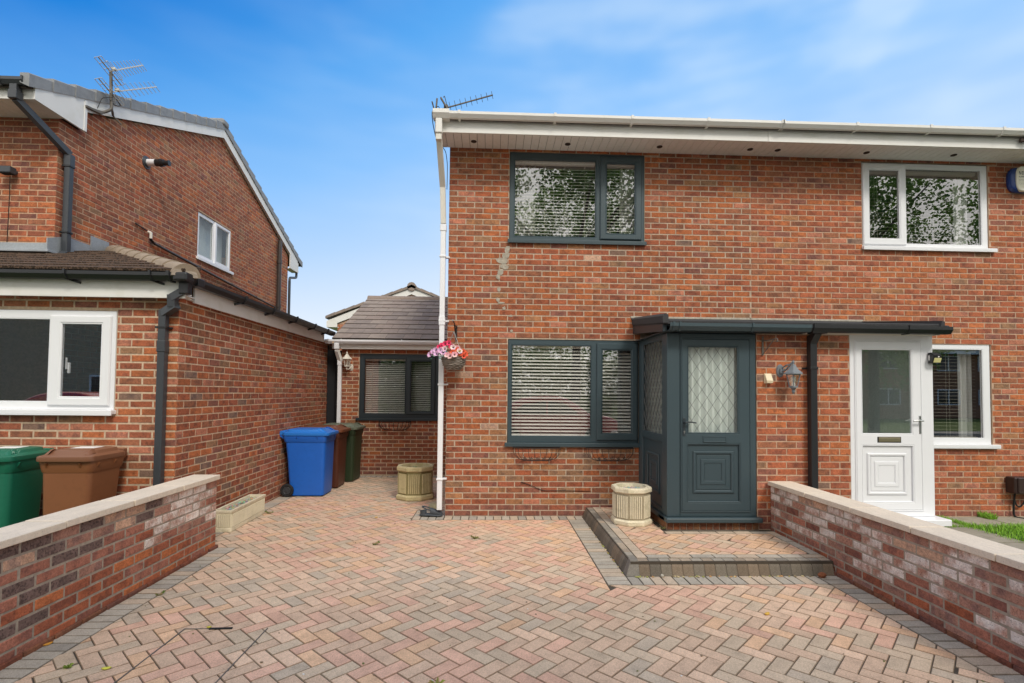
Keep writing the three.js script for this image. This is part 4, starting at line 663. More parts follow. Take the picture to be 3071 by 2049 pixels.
  // landing window
  { const w = new THREE.Group(); w.name = 'window_side'; w.position.copy(g.position); w.rotation.y = faceR; t.add(w);
    const q = makeWindow(w, 'frame_set', M.white, { x0: 3.225, x1: 4.465, y0: 4.14, y1: 5.015, z: -0.02, panes: [{ x0: 3.285, x1: 3.80, y0: 4.20, y1: 4.955, glass: M.frost }, { x0: 3.90, x1: 4.39, y0: 4.21, y1: 4.945, sash: [3.835, 4.445, 4.16, 5.0], glass: M.frost }], sill: [3.18, 4.56, 4.095, 4.14, 0.06] });
    t.remove(w); q.name = 'window'; q.position.copy(w.position); q.rotation.copy(w.rotation); t.add(q);
    const s = new THREE.Group(); obj('window_reveal', [bx(GX - 0.5, GX - 0.2, 4.1, 5.1, -4.5, -3.2, 0)], std([0.60, 0.64, 0.66], 0.9), t); }
  // rainwater pipe on the corner
  { const p = new THREE.Group(); p.name = 'downpipe'; t.add(p);
    obj('outlet', [bx(-5.17, -5.085, 5.14, 5.22, 0.465, 0.55, 0.008, 2), bx(-5.178, -5.077, 5.04, 5.15, 0.455, 0.56, 0.012, 2)], M.pipeGrey, p);
    obj('swan_neck', [bar([-5.125, 5.06, 0.50], [-4.962, 4.66, -0.10], 0.075)], M.pipeGrey, p);
    obj('pipe', [bx(-5.0, -4.925, 3.33, 4.64, -0.14, -0.065, 0.01, 2), bx(-5.008, -4.917, 4.50, 4.66, -0.148, -0.057, 0.012, 2)], M.pipeGrey, p);
    obj('shoe', [bar([-4.962, 3.36, -0.10], [-4.945, 3.26, 0.02], 0.08)], M.pipeGrey, p);
    obj('pipe_clip', [bx(-5.02, -4.915, 4.49, 4.515, -0.15, -0.055, 0.004), bx(-5.02, -4.915, 3.62, 3.645, -0.15, -0.055, 0.004), rod([-5.02, 3.632, -0.15], [-5.03, 3.632, -0.21], 0.008)], M.black, p); }
  // waste and soil pipes
  { const p = new THREE.Group(); p.name = 'waste_pipe'; t.add(p); const X = GX + 0.045;
    obj('pipe', [tube([[X, 4.05, -1.80], [X, 4.02, -1.86], [X, 4.0, -1.98], [X, 3.86, -4.4], [X, 3.74, -6.75]], 0.024, 10, 60)], M.brownPipe, p);
    obj('overflow', [rod([GX, 4.17, -1.80], [X, 4.15, -1.80], 0.022), rod([X, 4.16, -1.80], [X, 4.06, -1.80], 0.022)], M.oldBoard, p);
    obj('pipe_clip', [-2.0, -3.2, -4.45, -5.6].map((z) => rod([X, 4.0 - (-2 - z) * 0.055 + 0.0, z], [X, 4.0 - (-2 - z) * 0.055, z - 0.03], 0.029)), M.brownPipe, p);
    const s = new THREE.Group(); s.name = 'soil_pipe'; t.add(s); obj('pipe', [rod([GX + 0.08, 2.7, -6.83], [GX + 0.08, 5.50, -6.83], 0.055, 0.055, 16)], M.brownPipe, s); obj('pipe_collar', [4.9, 3.75].map((y) => rod([GX + 0.08, y, -6.83], [GX + 0.08, y + 0.09, -6.83], 0.066, 0.066, 16)), M.brownPipe, s);
    const r = new THREE.Group(); r.name = 'rear_downpipe'; t.add(r); obj('pipe', [rod([GX + 0.03, 2.7, -7.66], [GX + 0.03, 4.62, -7.66], 0.036, 0.036, 12)], M.pipeGrey, r); obj('swan_neck', [tube([[GX + 0.03, 4.62, -7.66], [GX + 0.03, 4.72, -7.70], [GX + 0.03, 4.82, -8.12], [GX + 0.03, 4.97, -8.15]], 0.034, 10)], M.pipeGrey, r); }
  // lead flashing stepped up the wall over the low roof
  obj('flashing', [uvm(bx(-9, GX + 0.012, 3.34, 3.46, 0.001, 0.016, 0.004), 1), uvm(bx(-9, GX + 0.05, 3.315, 3.345, 0.0, 0.15, 0.006), 1),
    uvm(prism([[0.12, 3.30], [0.12, 3.50], [-0.12, 3.58], [-0.12, 3.36]], 0.012).rotateY(-faceR).translate(GX + 0.016, 0, 0), 1), uvm(prism([[-0.13, 3.36], [-0.13, 3.60], [-0.58, 3.60], [-0.58, 3.46]], 0.012).rotateY(-faceR).translate(GX + 0.015, 0, 0), 1), uvm(prism([[-0.59, 3.44], [-0.59, 3.74], [-0.93, 3.74], [-0.93, 3.56]], 0.012).rotateY(-faceR).translate(GX + 0.016, 0, 0), 1), uvm(loft([[0.1, 3.30], [-0.9, 3.545]].map(([z, y]) => [[GX + 0.005, y, z], [GX + 0.15, y - 0.04, z], [GX + 0.15, y - 0.03, z], [GX + 0.005, y + 0.015, z]])), 1), smooth(uvm(loft([[[GX, 3.62, -0.92], [GX + 0.10, 3.58, -0.92], [GX + 0.14, 3.53, -0.92], [GX, 3.53, -0.92]], [[GX, 3.72, -1.0], [GX + 0.12, 3.66, -1.02], [GX + 0.2, 3.56, -1.0], [GX, 3.54, -1.02]], [[GX, 3.68, -1.25], [GX + 0.06, 3.66, -1.25], [GX + 0.09, 3.60, -1.25], [GX, 3.60, -1.25]]]), 1), 1.2)], M.lead, t);
  obj('metal_strap', bar([GX + 0.02, 4.20, -1.46], [GX + 0.02, 4.17, -1.74], 0.018, 0.02), M.rust, t);
}
{ // boiler flue
  const t = thing('boiler_flue', 'white and black boiler flue sticking out of the tall gable wall', 'flue pipe', [GX, 5.27, -1.70]);
  obj('wall_seal', [rod([0.0, 0, 0], [0.012, 0, 0], 0.105, 0.10, 24), rod([0.012, 0, 0], [0.03, 0, 0], 0.085, 0.065, 24)], M.pipeGrey, t);
  obj('flue_pipe', [0.03, 0.055, 0.08, 0.105, 0.13].map((x) => rod([x, 0, 0], [x + 0.024, 0, 0], 0.056, 0.053, 20)), M.white, t);
  obj('terminal', [rod([0.15, 0, 0], [0.28, 0, 0], 0.056, 0.056, 20), rod([0.22, 0, 0], [0.24, 0, 0], 0.064, 0.064, 20), rod([0.28, 0, 0], [0.36, 0, 0], 0.040, 0.040, 20), rod([0.345, 0, 0], [0.365, 0, 0], 0.046, 0.046, 20)], M.black, t);
}
{ // flood light at the frame edge
  const t = thing('flood_light', 'dark wall light on the upper front of the left house', 'wall light', [-5.53, 4.36, 0.0]);
  obj('housing', [bx(-0.10, 0.05, -0.05, 0.035, 0.05, 0.15, 0.012, 2), bx(-0.03, 0.02, -0.02, 0.02, 0.0, 0.06, 0.005)], M.pipeGrey, t); obj('lamp_glass', bx(-0.09, 0.04, -0.056, -0.048, 0.06, 0.14, 0.002), M.dark, t); obj('wire', tube([[-0.06, -0.05, 0.02], [-0.065, -0.3, 0.012], [-0.075, -1.0, 0.01]], 0.004, 5), M.dark, t);
}
{ // front extension of the left house
  const t = thing('front_extension', 'low brick extension with white window and mossy tiled roof before the left house', 'extension');
  const X = -2.611, Z = 1.409, zb = -4.2, base = 0.0183 - 0.0775, co = 0.0775, pi = 0.2325, yT = 2.545;
  const toneE = (u, y, R) => pick([['red', 3.2], ['orange', 2.4], ['deep', 1.6], ['brown', 1.6], ['pink', 1.3], ['plum', 0.9], ['drab', 0.5], ['ash', 0.3]], R());
  const s = new THREE.Group(); s.name = 'side_wall'; s.position.set(X, 0, Z); s.rotation.y = faceR; t.add(s);
  mortarSlab('joints', s, rect(0.008, Z - zb, -0.1, yT), [], M.mortarG);
  wallBricks(s, { len: Z - zb, rows: [0, 34], base, course: co, pitch: pi, odd: 0.55, budget: 300, seed: 51, top: () => yT, tone: (u, y, R) => pick([['red', 3], ['orange', 1.6], ['deep', 2], ['brown', 2.6], ['pink', 1], ['plum', 0.5], ['drab', 0.9], ['ash', 0.2]], R()) });
  const f = new THREE.Group(); f.name = 'front_wall', f.position.set(-8, 0, Z); t.add(f); const U = (x) => x + 8, win = [[U(-5.35), U(-3.225), 1.345, 2.40]];
  mortarSlab('joints', f, rect(0, U(X) - 0.006, -0.1, yT), win, M.mortarG);
  const off = ((U(X) / pi) % 1);
  wallBricks(f, { len: U(X), rows: [0, 34], base, course: co, pitch: pi, odd: off, holes: win, budget: 300, seed: 52, top: () => yT, tone: toneE, bev: 0.006 });
  obj('rear_wall', bx(-8, X - 0.12, 0, 2.6, zb, zb + 0.1, 0), M.mortarG, t);
  obj('room_wall', [bx(-7.9, -2.8, 0, 2.55, -1.5, -1.4, 0), bx(-7.9, -7.8, 0, 2.55, -1.4, Z - 0.15, 0), bx(-2.85, -2.75, 0, 2.55, -1.4, Z - 0.15, 0), bx(-7.9, -2.75, 2.5, 2.55, -1.4, Z - 0.15, 0), bx(-7.9, -2.75, 0, 0.06, -1.4, Z - 0.15, 0)], M.room, t);
  makeWindow(t, 'window', M.white, { x0: -5.34, x1: -3.23, y0: 1.392, y1: 2.395, z: Z + 0.004, panes: [{ x0: -5.28, x1: -3.878, y0: 1.467, y1: 2.312 }, { x0: -3.757, x1: -3.352, y0: 1.516, y1: 2.266, sash: [-3.866, -3.266, 1.434, 2.342] }], sill: [-5.4, -3.205, 1.35, 1.392, 0.07] });
  obj('window_handle', [bx(-3.745, -3.735, 1.80, 1.92, Z - 0.05, Z - 0.03, 0.004), bx(-3.742, -3.72, 1.76, 1.87, Z - 0.075, Z - 0.05, 0.006)], M.white, t);
  // eaves
  obj('fascia', [uvm(bx(-8, X + 0.12, 2.519, 2.690, Z + 0.10, Z + 0.122, 0.003), 1), uvm(bx(X + 0.04, X + 0.062, 2.519, 2.685, -3.02, Z - 0.16, 0.003), 1, 0.4, 0.3), bx(X + 0.02, X + 0.122, 2.56, 2.690, Z + 0.0, Z + 0.099, 0.003)], M.board, t);
  obj('soffit', [bx(-8, X + 0.12, 2.545, 2.555, Z - 0.05, Z + 0.10, 0), bx(X - 0.05, X + 0.04, 2.545, 2.555, zb, Z - 0.05, 0)], M.board, t);
  obj('gutter', [gutterX(-8, X + 0.17, 2.682, Z + 0.123, 0.075, 0.11), gutterX(-1.5, 3.35, 0, 0, 0.075, 0.11).rotateY(faceR).translate(X + 0.062, 2.672, 0)], M.black, t);
  obj('gutter_corner', [bx(X + 0.06, X + 0.20, 2.675, 2.762, Z + 0.10, Z + 0.24, 0.02, 2), gutterClip(X + 0.0, 2.678, Z + 0.12, 0.083, 0.118, 0.03), bx(X + 0.06, X + 0.185, 2.665, 2.755, Z - 0.12, Z + 0.0, 0.012)], M.black, t);
  const br = [gutterClip(-3.59, 2.680, Z + 0.123, 0.08, 0.115, 0.02), bar([-3.58, 2.68, Z + 0.14], [-3.50, 2.655, Z + 0.125], 0.022), gutterClip(-2.78, 2.680, Z + 0.123, 0.08, 0.115, 0.02), bar([-2.77, 2.68, Z + 0.14], [-2.69, 2.655, Z + 0.125], 0.022), gutterClip(-4.6, 2.680, Z + 0.123, 0.08, 0.115, 0.02)];
  for (const z of [0.35, -0.5, -1.35, -2.2, -2.9]) br.push(gutterClip(0, 0, 0, 0.08, 0.115, 0.025).rotateY(faceR).translate(X + 0.062, 2.670, z), bar([X + 0.12, 2.675, z], [X + 0.07, 2.645, z + 0.07], 0.025));
  obj('gutter_bracket', br, M.black, t);
  { const p = new THREE.Group(); p.name = 'downpipe'; t.add(p); const px = -2.735, pz = Z + 0.048;
    obj('outlet', [bx(X + 0.075, X + 0.165, 2.56, 2.69, Z + 0.07, Z + 0.16, 0.01, 2)], M.black, p);
    obj('swan_neck', [bar([X + 0.12, 2.60, Z + 0.11], [X - 0.01, 2.52, Z + 0.11], 0.075), bar([X - 0.005, 2.555, Z + 0.11], [X - 0.005, 2.43, Z + 0.10], 0.075), bar([X + 0.03, 2.455, Z + 0.10], [px, 2.375, pz], 0.075)], M.pipeGrey, p);
    obj('pipe', [bx(px - 0.036, px + 0.036, 0.02, 2.41, pz - 0.036, pz + 0.036, 0.009, 2), bx(px - 0.042, px + 0.042, 1.98, 2.10, pz - 0.042, pz + 0.042, 0.01)], M.pipeGrey, p);
    obj('pipe_clip', [bx(px - 0.06, px + 0.05, 2.22, 2.24, Z, pz + 0.041, 0.003), rod([px + 0.06, 2.23, Z], [px + 0.06, 2.23, Z + 0.03], 0.009)], M.black, p); }
  // roof: front slope tiled, hip, hidden side slope
  const e0 = [2.765, Z + 0.20], sl = 0.338, R = rng(611), roof = new THREE.Group(); roof.name = 'roof'; t.add(roof);
  obj('roof_deck', [loft([[[-8.2, 2.735, Z + 0.17], [X + 0.17, 2.735, Z + 0.17], [X + 0.17, 2.74, Z + 0.16], [-8.2, 2.74, Z + 0.16]], [[-8.2, 3.29, 0.0], [GX, 3.29, 0.0], [GX, 3.30, -0.01], [-8.2, 3.30, -0.01]]]), loft([[[X + 0.17, 2.735, Z + 0.17], [X + 0.17, 2.735, zb], [X + 0.16, 2.74, zb], [X + 0.16, 2.74, Z + 0.16]], [[GX, 3.60, -0.95], [GX, 3.60, zb], [GX - 0.01, 3.61, zb], [GX - 0.01, 3.61, -0.95]]]), loft([[[X + 0.15, 2.735, Z + 0.15], [X + 0.14, 2.735, Z + 0.15], [X + 0.14, 2.735, Z + 0.14], [X + 0.15, 2.735, Z + 0.14]], [[GX + 0.02, 3.57, -0.93], [GX - 0.1, 3.30, 0.0], [GX - 0.1, 3.28, 0.0], [GX, 3.55, -0.95]]])].map((g) => uvm(g, 2)), M.mossTile, roof);
  const ang = Math.atan(sl), tg = [0, 1, 2, 3, 4, 5].map((k) => uvm(bx(-0.163, 0.163, 0, 0.032, -0.33, 0, 0.006), 2.2, k * 0.171, k * 0.337));
  for (let i = 0; i < 9; i++) { const z = e0[1] - i * 0.24, y = e0[0] + i * 0.24 * sl, xe = X + 0.19 - i * 0.24; for (let k = 0; k < 19; k++) { const x = xe - 0.20 - k * 0.33; if (x < -8 || (z < 0.12 && x < GX + 0.05)) continue; const m = obj('tile', tg[Math.floor(R() * 6)], M.mossTile, roof); m.position.set(x, y + 0.004, z); m.rotation.x = ang - 0.05 + (R() - 0.5) * 0.012; m.rotation.z = (R() - 0.5) * 0.012; } }
  // hip tiles climbing from the corner to the gable wall
  { const a = V(X + 0.15, 2.775, Z + 0.16), b = V(GX + 0.10, 3.63, -0.93), n = 8, dir = b.clone().sub(a); for (let i = 0; i < n; i++) { const p = a.clone().addScaledVector(dir, i / n), q = a.clone().addScaledVector(dir, (i + 1) / n + 0.01); const l = p.distanceTo(q), h = new THREE.CylinderGeometry(0.115, 0.128, l, 16, 1, false, 0, Math.PI); h.translate(0, l / 2, 0); const dz = dir.clone().normalize(), up = V(0, 1, 0).addScaledVector(dz, -dz.y).normalize(), rt = V().crossVectors(dz, up); h.applyMatrix4(new THREE.Matrix4().makeBasis(up, dz, rt.clone().negate()).multiply(new THREE.Matrix4().identity())); h.translate(p.x, p.y - 0.045, p.z); obj('hip_tile', uvm(h, 2, i * 0.3, 0), M.hipTile, roof); }
    const dz = dir.clone().normalize(), m = []; for (let i = 0; i < 12; i++) { const th = i / 11 * Math.PI, r = 0.115; m.push([a.x - 0.0 + Math.cos(th) * r * 0.7, a.y - 0.05 + Math.sin(th) * r, a.z + 0.02 - Math.cos(th) * r * 0.7]); } obj('hip_mortar', uvm(loft([m, m.map(([x, y, z]) => [x - 0.03, y, z - 0.03])]), 2), M.mortarW, roof); }
}

// ------------------------------------------------------------------ garden walls
function gardenWall(name, label, X, z0, z1, face, top, salty, seed) {
  const t = thing(name, label, 'garden wall'), len = z1 - z0, s = face > 0 ? 1 : -1;
  const w = new THREE.Group(); w.name = 'wall_face'; w.rotation.y = s * faceR; w.position.set(X, 0, face > 0 ? z1 : z0); t.add(w);   // local x: face>0 runs -z
  const back = new THREE.Group(); back.name = 'wall_back'; back.rotation.y = -s * faceR; back.position.set(X - s * 0.20, 0, face > 0 ? z0 : z1); t.add(back);
  const cz = top - 0.045, n = Math.round((cz - 0.0) / 0.0755), co = (cz - 0.003) / n;
  mortarSlab('joints', w, rect(0.006, len - 0.006, -0.05, cz), [], M.mortarW, 0.18);
  const end = (u) => (face > 0 ? len - u : u);                        // distance from the house end
  const tone = (u, y, R, r) => { const d = end(u), h = y / cz; const k = salty(d, h, R); return k; };
  wallBricks(w, { len, rows: [0, n], base: 0, course: co, odd: 0.35, budget: 300, seed, tone, mat: (q) => (q === 'salt' ? M.salt : q === 'pitted_dark' ? M.pit : M.brick), bev: 0.005, deep: 0.012 });
  mortarSlab('joints', back, rect(0.006, len - 0.006, -0.05, cz - 0.002), [], M.mortarW, 0.01);
  wallBricks(back, { len, rows: [0, n], base: 0, course: co, odd: 0.35, budget: 0, seed: seed + 1, tone: (u, y, R) => pick([['deep', 1], ['brown', 1], ['red', 1]], R()) });
  // end of the wall
  const e = new THREE.Group(); e.name = 'wall_end'; e.rotation.y = face > 0 ? Math.PI : Math.PI; e.position.set(face > 0 ? X - 0.001 : X + 0.199, 0, z0); t.add(e);
  wallBricks(e, { len: 0.198, rows: [0, n], base: 0, course: co, odd: 0, budget: 0, seed: seed + 3, tone: (u, y, R) => pick([['deep', 1], ['brown', 1]], R()) });
  // foundation course standing proud
  const R = rng(seed + 9); for (let i = 0; i * 0.225 < len; i++) { const m = obj('foot_brick', brickGeo(Math.min(0.216, len - i * 0.225), 0.034, tones[pick([['deep', 2], ['plum', 2], ['brown', 1]], R())].map((q) => q * 0.8), R, 0.006, 0.03), M.brick, w); m.position.set(i * 0.225 + 0.11, 0.012, 0.018); }
  // coping slabs
  const cs = []; let zz = face > 0 ? z0 - 0.0 : z0; const first = face > 0 ? 0.64 : 0.69; let L = first; let i = 0;
  while (zz < z1 - 0.05) { const q = Math.min(zz + L, z1); const g = uvm(bx(0, 0.27, 0, 0.047, 0.002, q - zz - 0.007, 0.006, 2), 1, R(), R()); const m = obj('coping_slab', g, M.coping, t); m.position.set(face > 0 ? X + 0.033 - 0.27 : X - 0.033, top - 0.046 + (R() - 0.5) * 0.004, zz); m.rotation.y = (R() - 0.5) * 0.012; zz = q; L = 0.645; i++; }
  obj('coping_bed', bx(X - (face > 0 ? 0.19 : -0.01), X - (face > 0 ? 0.01 : -0.19), cz - 0.004, cz + 0.004, z0 + 0.01, z1, 0), M.mortarW, t);
  return t;
}
gardenWall('garden_wall', 'left garden wall of weathered brick with pale coping and a few whitened bricks', -2.197, 1.385, 6.5, 1, 0.742, (d, h, R) => {
  const r = R(); if (h > 0.80) return d < 0.9 ? (r < 0.65 ? 'salt' : 'dusty') : r < 0.12 ? 'pale' : r < 0.3 ? 'dusty' : 'pitted_dark'; if (h > 0.45) { if (d < 1.15 && r < 0.55) return 'salt'; if (d > 1.5) return r < 0.50 ? 'pitted_dark' : r < 0.70 ? 'dusty' : 'dustred'; return pick([['plum', 1.2], ['deep', 1.6], ['dustred', 2.4], ['dusty', 1]], R()); }
  if (d < 2.0) return pick([['orange', 2.0], ['red', 1.6], ['deep', 2], ['dustred', 2], ['plum', 0.8]], R()); return pick([['deep', 2], ['dustred', 3], ['plum', 1.8], ['pitted_dark', 1.6], ['dusty', 0.7], ['red', 0.8]], R()); }, 63);
gardenWall('garden_wall', 'right garden wall with white salts over most bricks below pale coping', 3.692, 1.135, 6.5, -1, 0.652, (d, h, R) => {
  const r = R(); if (h > 0.80) return r < 0.72 ? 'salt' : r < 0.80 ? 'pale' : 'dusty'; if (h > 0.42) return r < (d < 0.6 ? 0.3 : 0.70) ? 'salt' : pick([['dusty', 2.4], ['plum', 1], ['dustred', 1.6]], R()); if (h > 0.25) return r < 0.38 ? 'salt' : pick([['dusty', 2.4], ['dustred', 2.4], ['red', 0.8], ['plum', 1]], R());
  return pick([['dustred', 3], ['red', 1.2], ['deep', 1.2], ['plum', 1.4], ['dusty', 1.4]], R()); }, 67);

// ------------------------------------------------------------------ blinds and curtains
makeBlind('white venetian blind behind the large lower pane left of the porch', 0.85, 1.905, 1.03, 2.25, -0.10, 0.0445, 0.55, undefined, 4);
makeBlind('white venetian blind behind the narrow opening pane beside the porch', 2.0, 2.48, 1.05, 2.25, -0.12, 0.0445, 0.55, undefined, 2);
makeBlind('white venetian blind behind the large upstairs pane of the grey window', 0.865, 1.955, 3.68, 4.74, -0.10, 0.042, 0.31, undefined, 4);
makeBlind('white venetian blind behind the narrow upstairs pane of the grey window', 2.03, 2.55, 3.70, 4.74, -0.12, 0.042, 0.31, undefined, 2);
makeCurtain('pale curtain hanging at the left side of the upstairs grey window', 0.90, 1.16, 3.62, 4.72, -0.24);
makeCurtain('pale curtain hanging at the right side of the upstairs grey window', 2.33, 2.56, 3.62, 4.72, -0.24);
makeBlind('pale venetian blind in the wide pane of the rear extension window', -1.86, -1.08, 1.17, 2.25, -3.43, 0.0365, 0.42, undefined, 3, 0.04);
makeBlind('pale venetian blind in the narrow pane of the rear extension window', -1.03, -0.53, 1.19, 2.25, -3.45, 0.0365, 0.42, undefined, 2, 0.04);
makeBlind('open venetian blind with thin slats in the white window downstairs', 5.70, 7.29, 1.04, 2.27, -0.13, 0.046, 0.0, undefined, 2, 0.009, M.tape);
makeBlind('open venetian blind with thin slats in the white window upstairs', 5.70, 7.32, 3.68, 4.75, -0.13, 0.050, 0.36, undefined, 4, 0.010, M.tape);
makeCurtain('white curtain drawn back at the right of the white upstairs window', 7.10, 7.32, 3.66, 4.70, -0.22);
makeCurtain('white curtain drawn back at the right of the white downstairs window', 7.12, 7.30, 1.0, 2.24, -0.22);

// ------------------------------------------------------------------ wall lamps
function lantern(name, label, pos, mat, hung) {
  const t = thing(name, label, 'wall lamp', pos), hex = (r, y, o = 0) => [0, 1, 2, 3, 4, 5].map((k) => [r * Math.cos(k * Math.PI / 3 + o), y, r * Math.sin(k * Math.PI / 3 + o)]);
  const zc = 0.13;   // the lantern stands off the wall
  obj('backplate', [rod([-0.0, 0, 0], [0, 0, 0.016], 0.055, 0.045, 20), rod([0, 0, 0.016], [0, 0, 0.04], 0.028, 0.022, 14)].map((g) => g.scale(0.85, 1.35, 1).translate(hung ? -0.075 : 0.055, hung ? 0.055 : -0.145, 0)), mat, t);
  if (hung) obj('arm', [tube([[-0.075, 0.05, 0.03], [-0.05, 0.065, 0.07], [-0.02, 0.13, 0.12], [0, 0.155, zc]], 0.010, 8), tube([[-0.075, 0.08, 0.03], [-0.05, 0.115, 0.08], [-0.03, 0.12, 0.10]], 0.008, 8), rod([0, 0.10, zc], [0, 0.165, zc], 0.011)], mat, t);
  else obj('arm', [tube([[0.055, -0.145, 0.03], [0.04, -0.175, 0.08], [0.01, -0.185, 0.12], [0, -0.15, zc]], 0.011, 8)], mat, t);
  const y0 = -0.12, y1 = 0.02, r0 = 0.045, r1 = 0.078;
  obj('roof', [loft([hex(0.105, y1 - 0.004), hex(0.10, y1 + 0.010), hex(0.060, y1 + 0.042), hex(0.030, y1 + 0.085), hex(0.024, y1 + 0.10)]), new THREE.SphereGeometry(0.017, 12, 8).translate(0, y1 + 0.125, 0), rod([0, y1 + 0.095, 0], [0, y1 + 0.15, 0], 0.016, 0.004)].map((g) => g.translate(0, 0, zc)), mat, t);
  const top = hex(r1, y1), bot = hex(r0, y0);
  obj('cage', [...top.map((p, k) => bar([p[0], p[1], p[2] + zc], [bot[k][0], bot[k][1], bot[k][2] + zc], 0.009, 0.009, 0.002)), loft([hex(r0 + 0.008, y0 - 0.012), hex(r0 + 0.008, y0 + 0.004)]).translate(0, 0, zc), loft([hex(r1 + 0.004, y1 - 0.012), hex(r1 + 0.006, y1)]).translate(0, 0, zc)], mat, t);
  for (let k = 0; k < 6; k++) { const n = (k + 1) % 6, g = new THREE.BufferGeometry(); const q = [top[k], top[n], bot[n], top[k], bot[n], bot[k]].flatMap((p) => [p[0] * 0.96, p[1], p[2] * 0.96 + zc]); g.setAttribute('position', new THREE.Float32BufferAttribute(q, 3)); g.computeVertexNormals(); obj('pane', g, M.glass, t); }
  obj('bulb', [rod([0, y0, zc], [0, y0 + 0.045, zc], 0.020, 0.018, 12), new THREE.SphereGeometry(0.027, 14, 10).scale(1, 1.4, 1).translate(0, y0 + 0.078, zc)], M.flame, t);
  obj('finial', [rod([0, y0 - 0.012, zc], [0, y0 - 0.035, zc], r0 * 0.75, 0.016, 12), rod([0, y0 - 0.035, zc], [0, y0 - 0.055, zc], 0.013, 0.02, 12), rod([0, y0 - 0.055, zc], [0, y0 - 0.085, zc], 0.018, 0.004, 12)], mat, t);
  return t;
}
lantern('wall_lantern', 'grey carriage wall lantern on the brick between the two front doors', [3.895, 1.825, PZ], M.lanternGrey, true).scale.setScalar(1.0);
lantern('wall_lantern', 'small cream carriage lantern beside the white downpipe of the rear extension', [-2.165, 2.20, -3.296], M.lanternWhite, false).scale.setScalar(0.95);

// small fittings on the porch
{ const t = thing('wall_sensor', 'small cream wedge shaped box on the brick left of the lantern', 'wall box', [3.677, 1.795, PZ]); obj('casing', [prism([[0, -0.052], [0, 0.05], [0.012, 0.05], [0.055, -0.025], [0.05, -0.052]], 0.075, 0.004).rotateY(-faceR).translate(0.0375, 0, 0)], M.cream, t); obj('wall_plate', bx(-0.042, 0.042, -0.056, 0.054, 0, 0.006, 0.002), M.cream, t); }
{ const t = thing('hanging_bracket', 'empty iron hanging bracket high beside the grey front door', 'wall bracket', [3.618, 2.05, PZ]);
  obj('wall_bar', [bar([0, 0.0, 0.012], [0, 0.215, 0.012], 0.022, 0.008, 0.003)], M.oldSteel, t); obj('arm', [bar([0, 0.16, 0.016], [0.02, 0.165, 0.26], 0.014, 0.008, 0.002), tube([[0, 0.02, 0.016], [0.01, 0.08, 0.10], [0.018, 0.155, 0.20]], 0.005, 6)], M.oldSteel, t); obj('hook', tube([[0.02, 0.165, 0.25], [0.022, 0.16, 0.275], [0.022, 0.135, 0.28], [0.021, 0.13, 0.262]], 0.005, 6), M.oldSteel, t); }
{ const t = thing('security_light', 'black solar security light on the right jamb of the white door frame', 'security light', [5.585, 2.045, PZ]);
  obj('casing', [prism([[0, -0.058], [0, 0.06], [0.02, 0.06], [0.085, 0.018], [0.06, -0.058]], 0.10, 0.004).rotateY(-faceR).translate(0.05, 0, 0)], M.black, t); obj('solar_panel', bx(-0.044, 0.044, -0.003, 0.003, -0.034, 0.034, 0.001).rotateX(0.57).translate(0, 0.042, 0.053), M.dark, t);
  const p = obj('led_panel', bx(-0.040, 0.040, -0.026, 0.026, -0.003, 0.003, 0.001).rotateX(0.32).translate(0, -0.028, 0.073), M.led, t); obj('sensor_eye', new THREE.SphereGeometry(0.009, 12, 8).translate(0.006, 0.010, 0.082), M.label, t); obj('side_lamp', bx(-0.053, -0.049, -0.028, 0.03, 0.012, 0.028, 0.001), M.label, t); }
{ // burglar alarm box, half out of the picture
  const t = thing('alarm_box', 'blue and cream burglar alarm box under the eaves at the right edge', 'alarm box', [7.845, 4.60, 0.0]);
  const oval = (w, h, n = 40) => { const p = []; for (let i = 0; i < n; i++) { const a = i / n * 6.28318, c = Math.cos(a), s = Math.sin(a), q = 0.62; p.push([w * Math.sign(c) * Math.abs(c) ** q, h * Math.sign(s) * Math.abs(s) ** q]); } return p; };
  const ring = (w, h, z) => oval(w, h).map(([a, b]) => [a, b, z]);
  obj('casing', smooth(loft([ring(0.180, 0.170, 0), ring(0.188, 0.178, 0.03), ring(0.176, 0.166, 0.062), ring(0.150, 0.150, 0.075)]), 0.6), M.alarmBlue, t);
  obj('face_plate', [smooth(loft([ring(0.122, 0.172, 0.05), ring(0.122, 0.172, 0.085), ring(0.114, 0.164, 0.092)]), 0.5)], M.alarmFace, t);
  const cv = document.createElement('canvas'); cv.width = 512; cv.height = 512; const c = cv.getContext('2d'); c.fillStyle = '#e4dfca'; c.fillRect(0, 0, 512, 512); c.fillStyle = '#101414'; c.textBaseline = 'alphabetic';
  c.font = 'bold 138px sans-serif'; c.fillText('ND', 14, 150); c.font = 'bold 66px sans-serif'; c.fillText('ALARMS', 14, 226); c.fillStyle = '#77766e'; c.font = '84px sans-serif'; c.fillText('0771', 20, 338); c.fillText('1311', 20, 434);
  const tx = new THREE.CanvasTexture(cv); tx.colorSpace = THREE.SRGBColorSpace; tx.magFilter = THREE.LinearFilter;
  obj('print', new THREE.PlaneGeometry(0.205, 0.25).translate(0.002, 0.0, 0.0935), std([1, 1, 1], 0.5, { map: tx }), t); }
{ const t = thing('eaves_camera', 'small dark camera under the gutter at the right end of the fascia', 'camera', [7.42, 4.93, 0.452]); obj('bracket', [rod([0, 0, 0], [0, 0, 0.03], 0.022), bx(-0.06, 0.03, -0.028, 0.02, 0.02, 0.05, 0.006)], M.rust, t); obj('lens', rod([0.03, 0, 0.05], [0.03, -0.005, 0.085], 0.026, 0.026, 14), M.steel, t); }
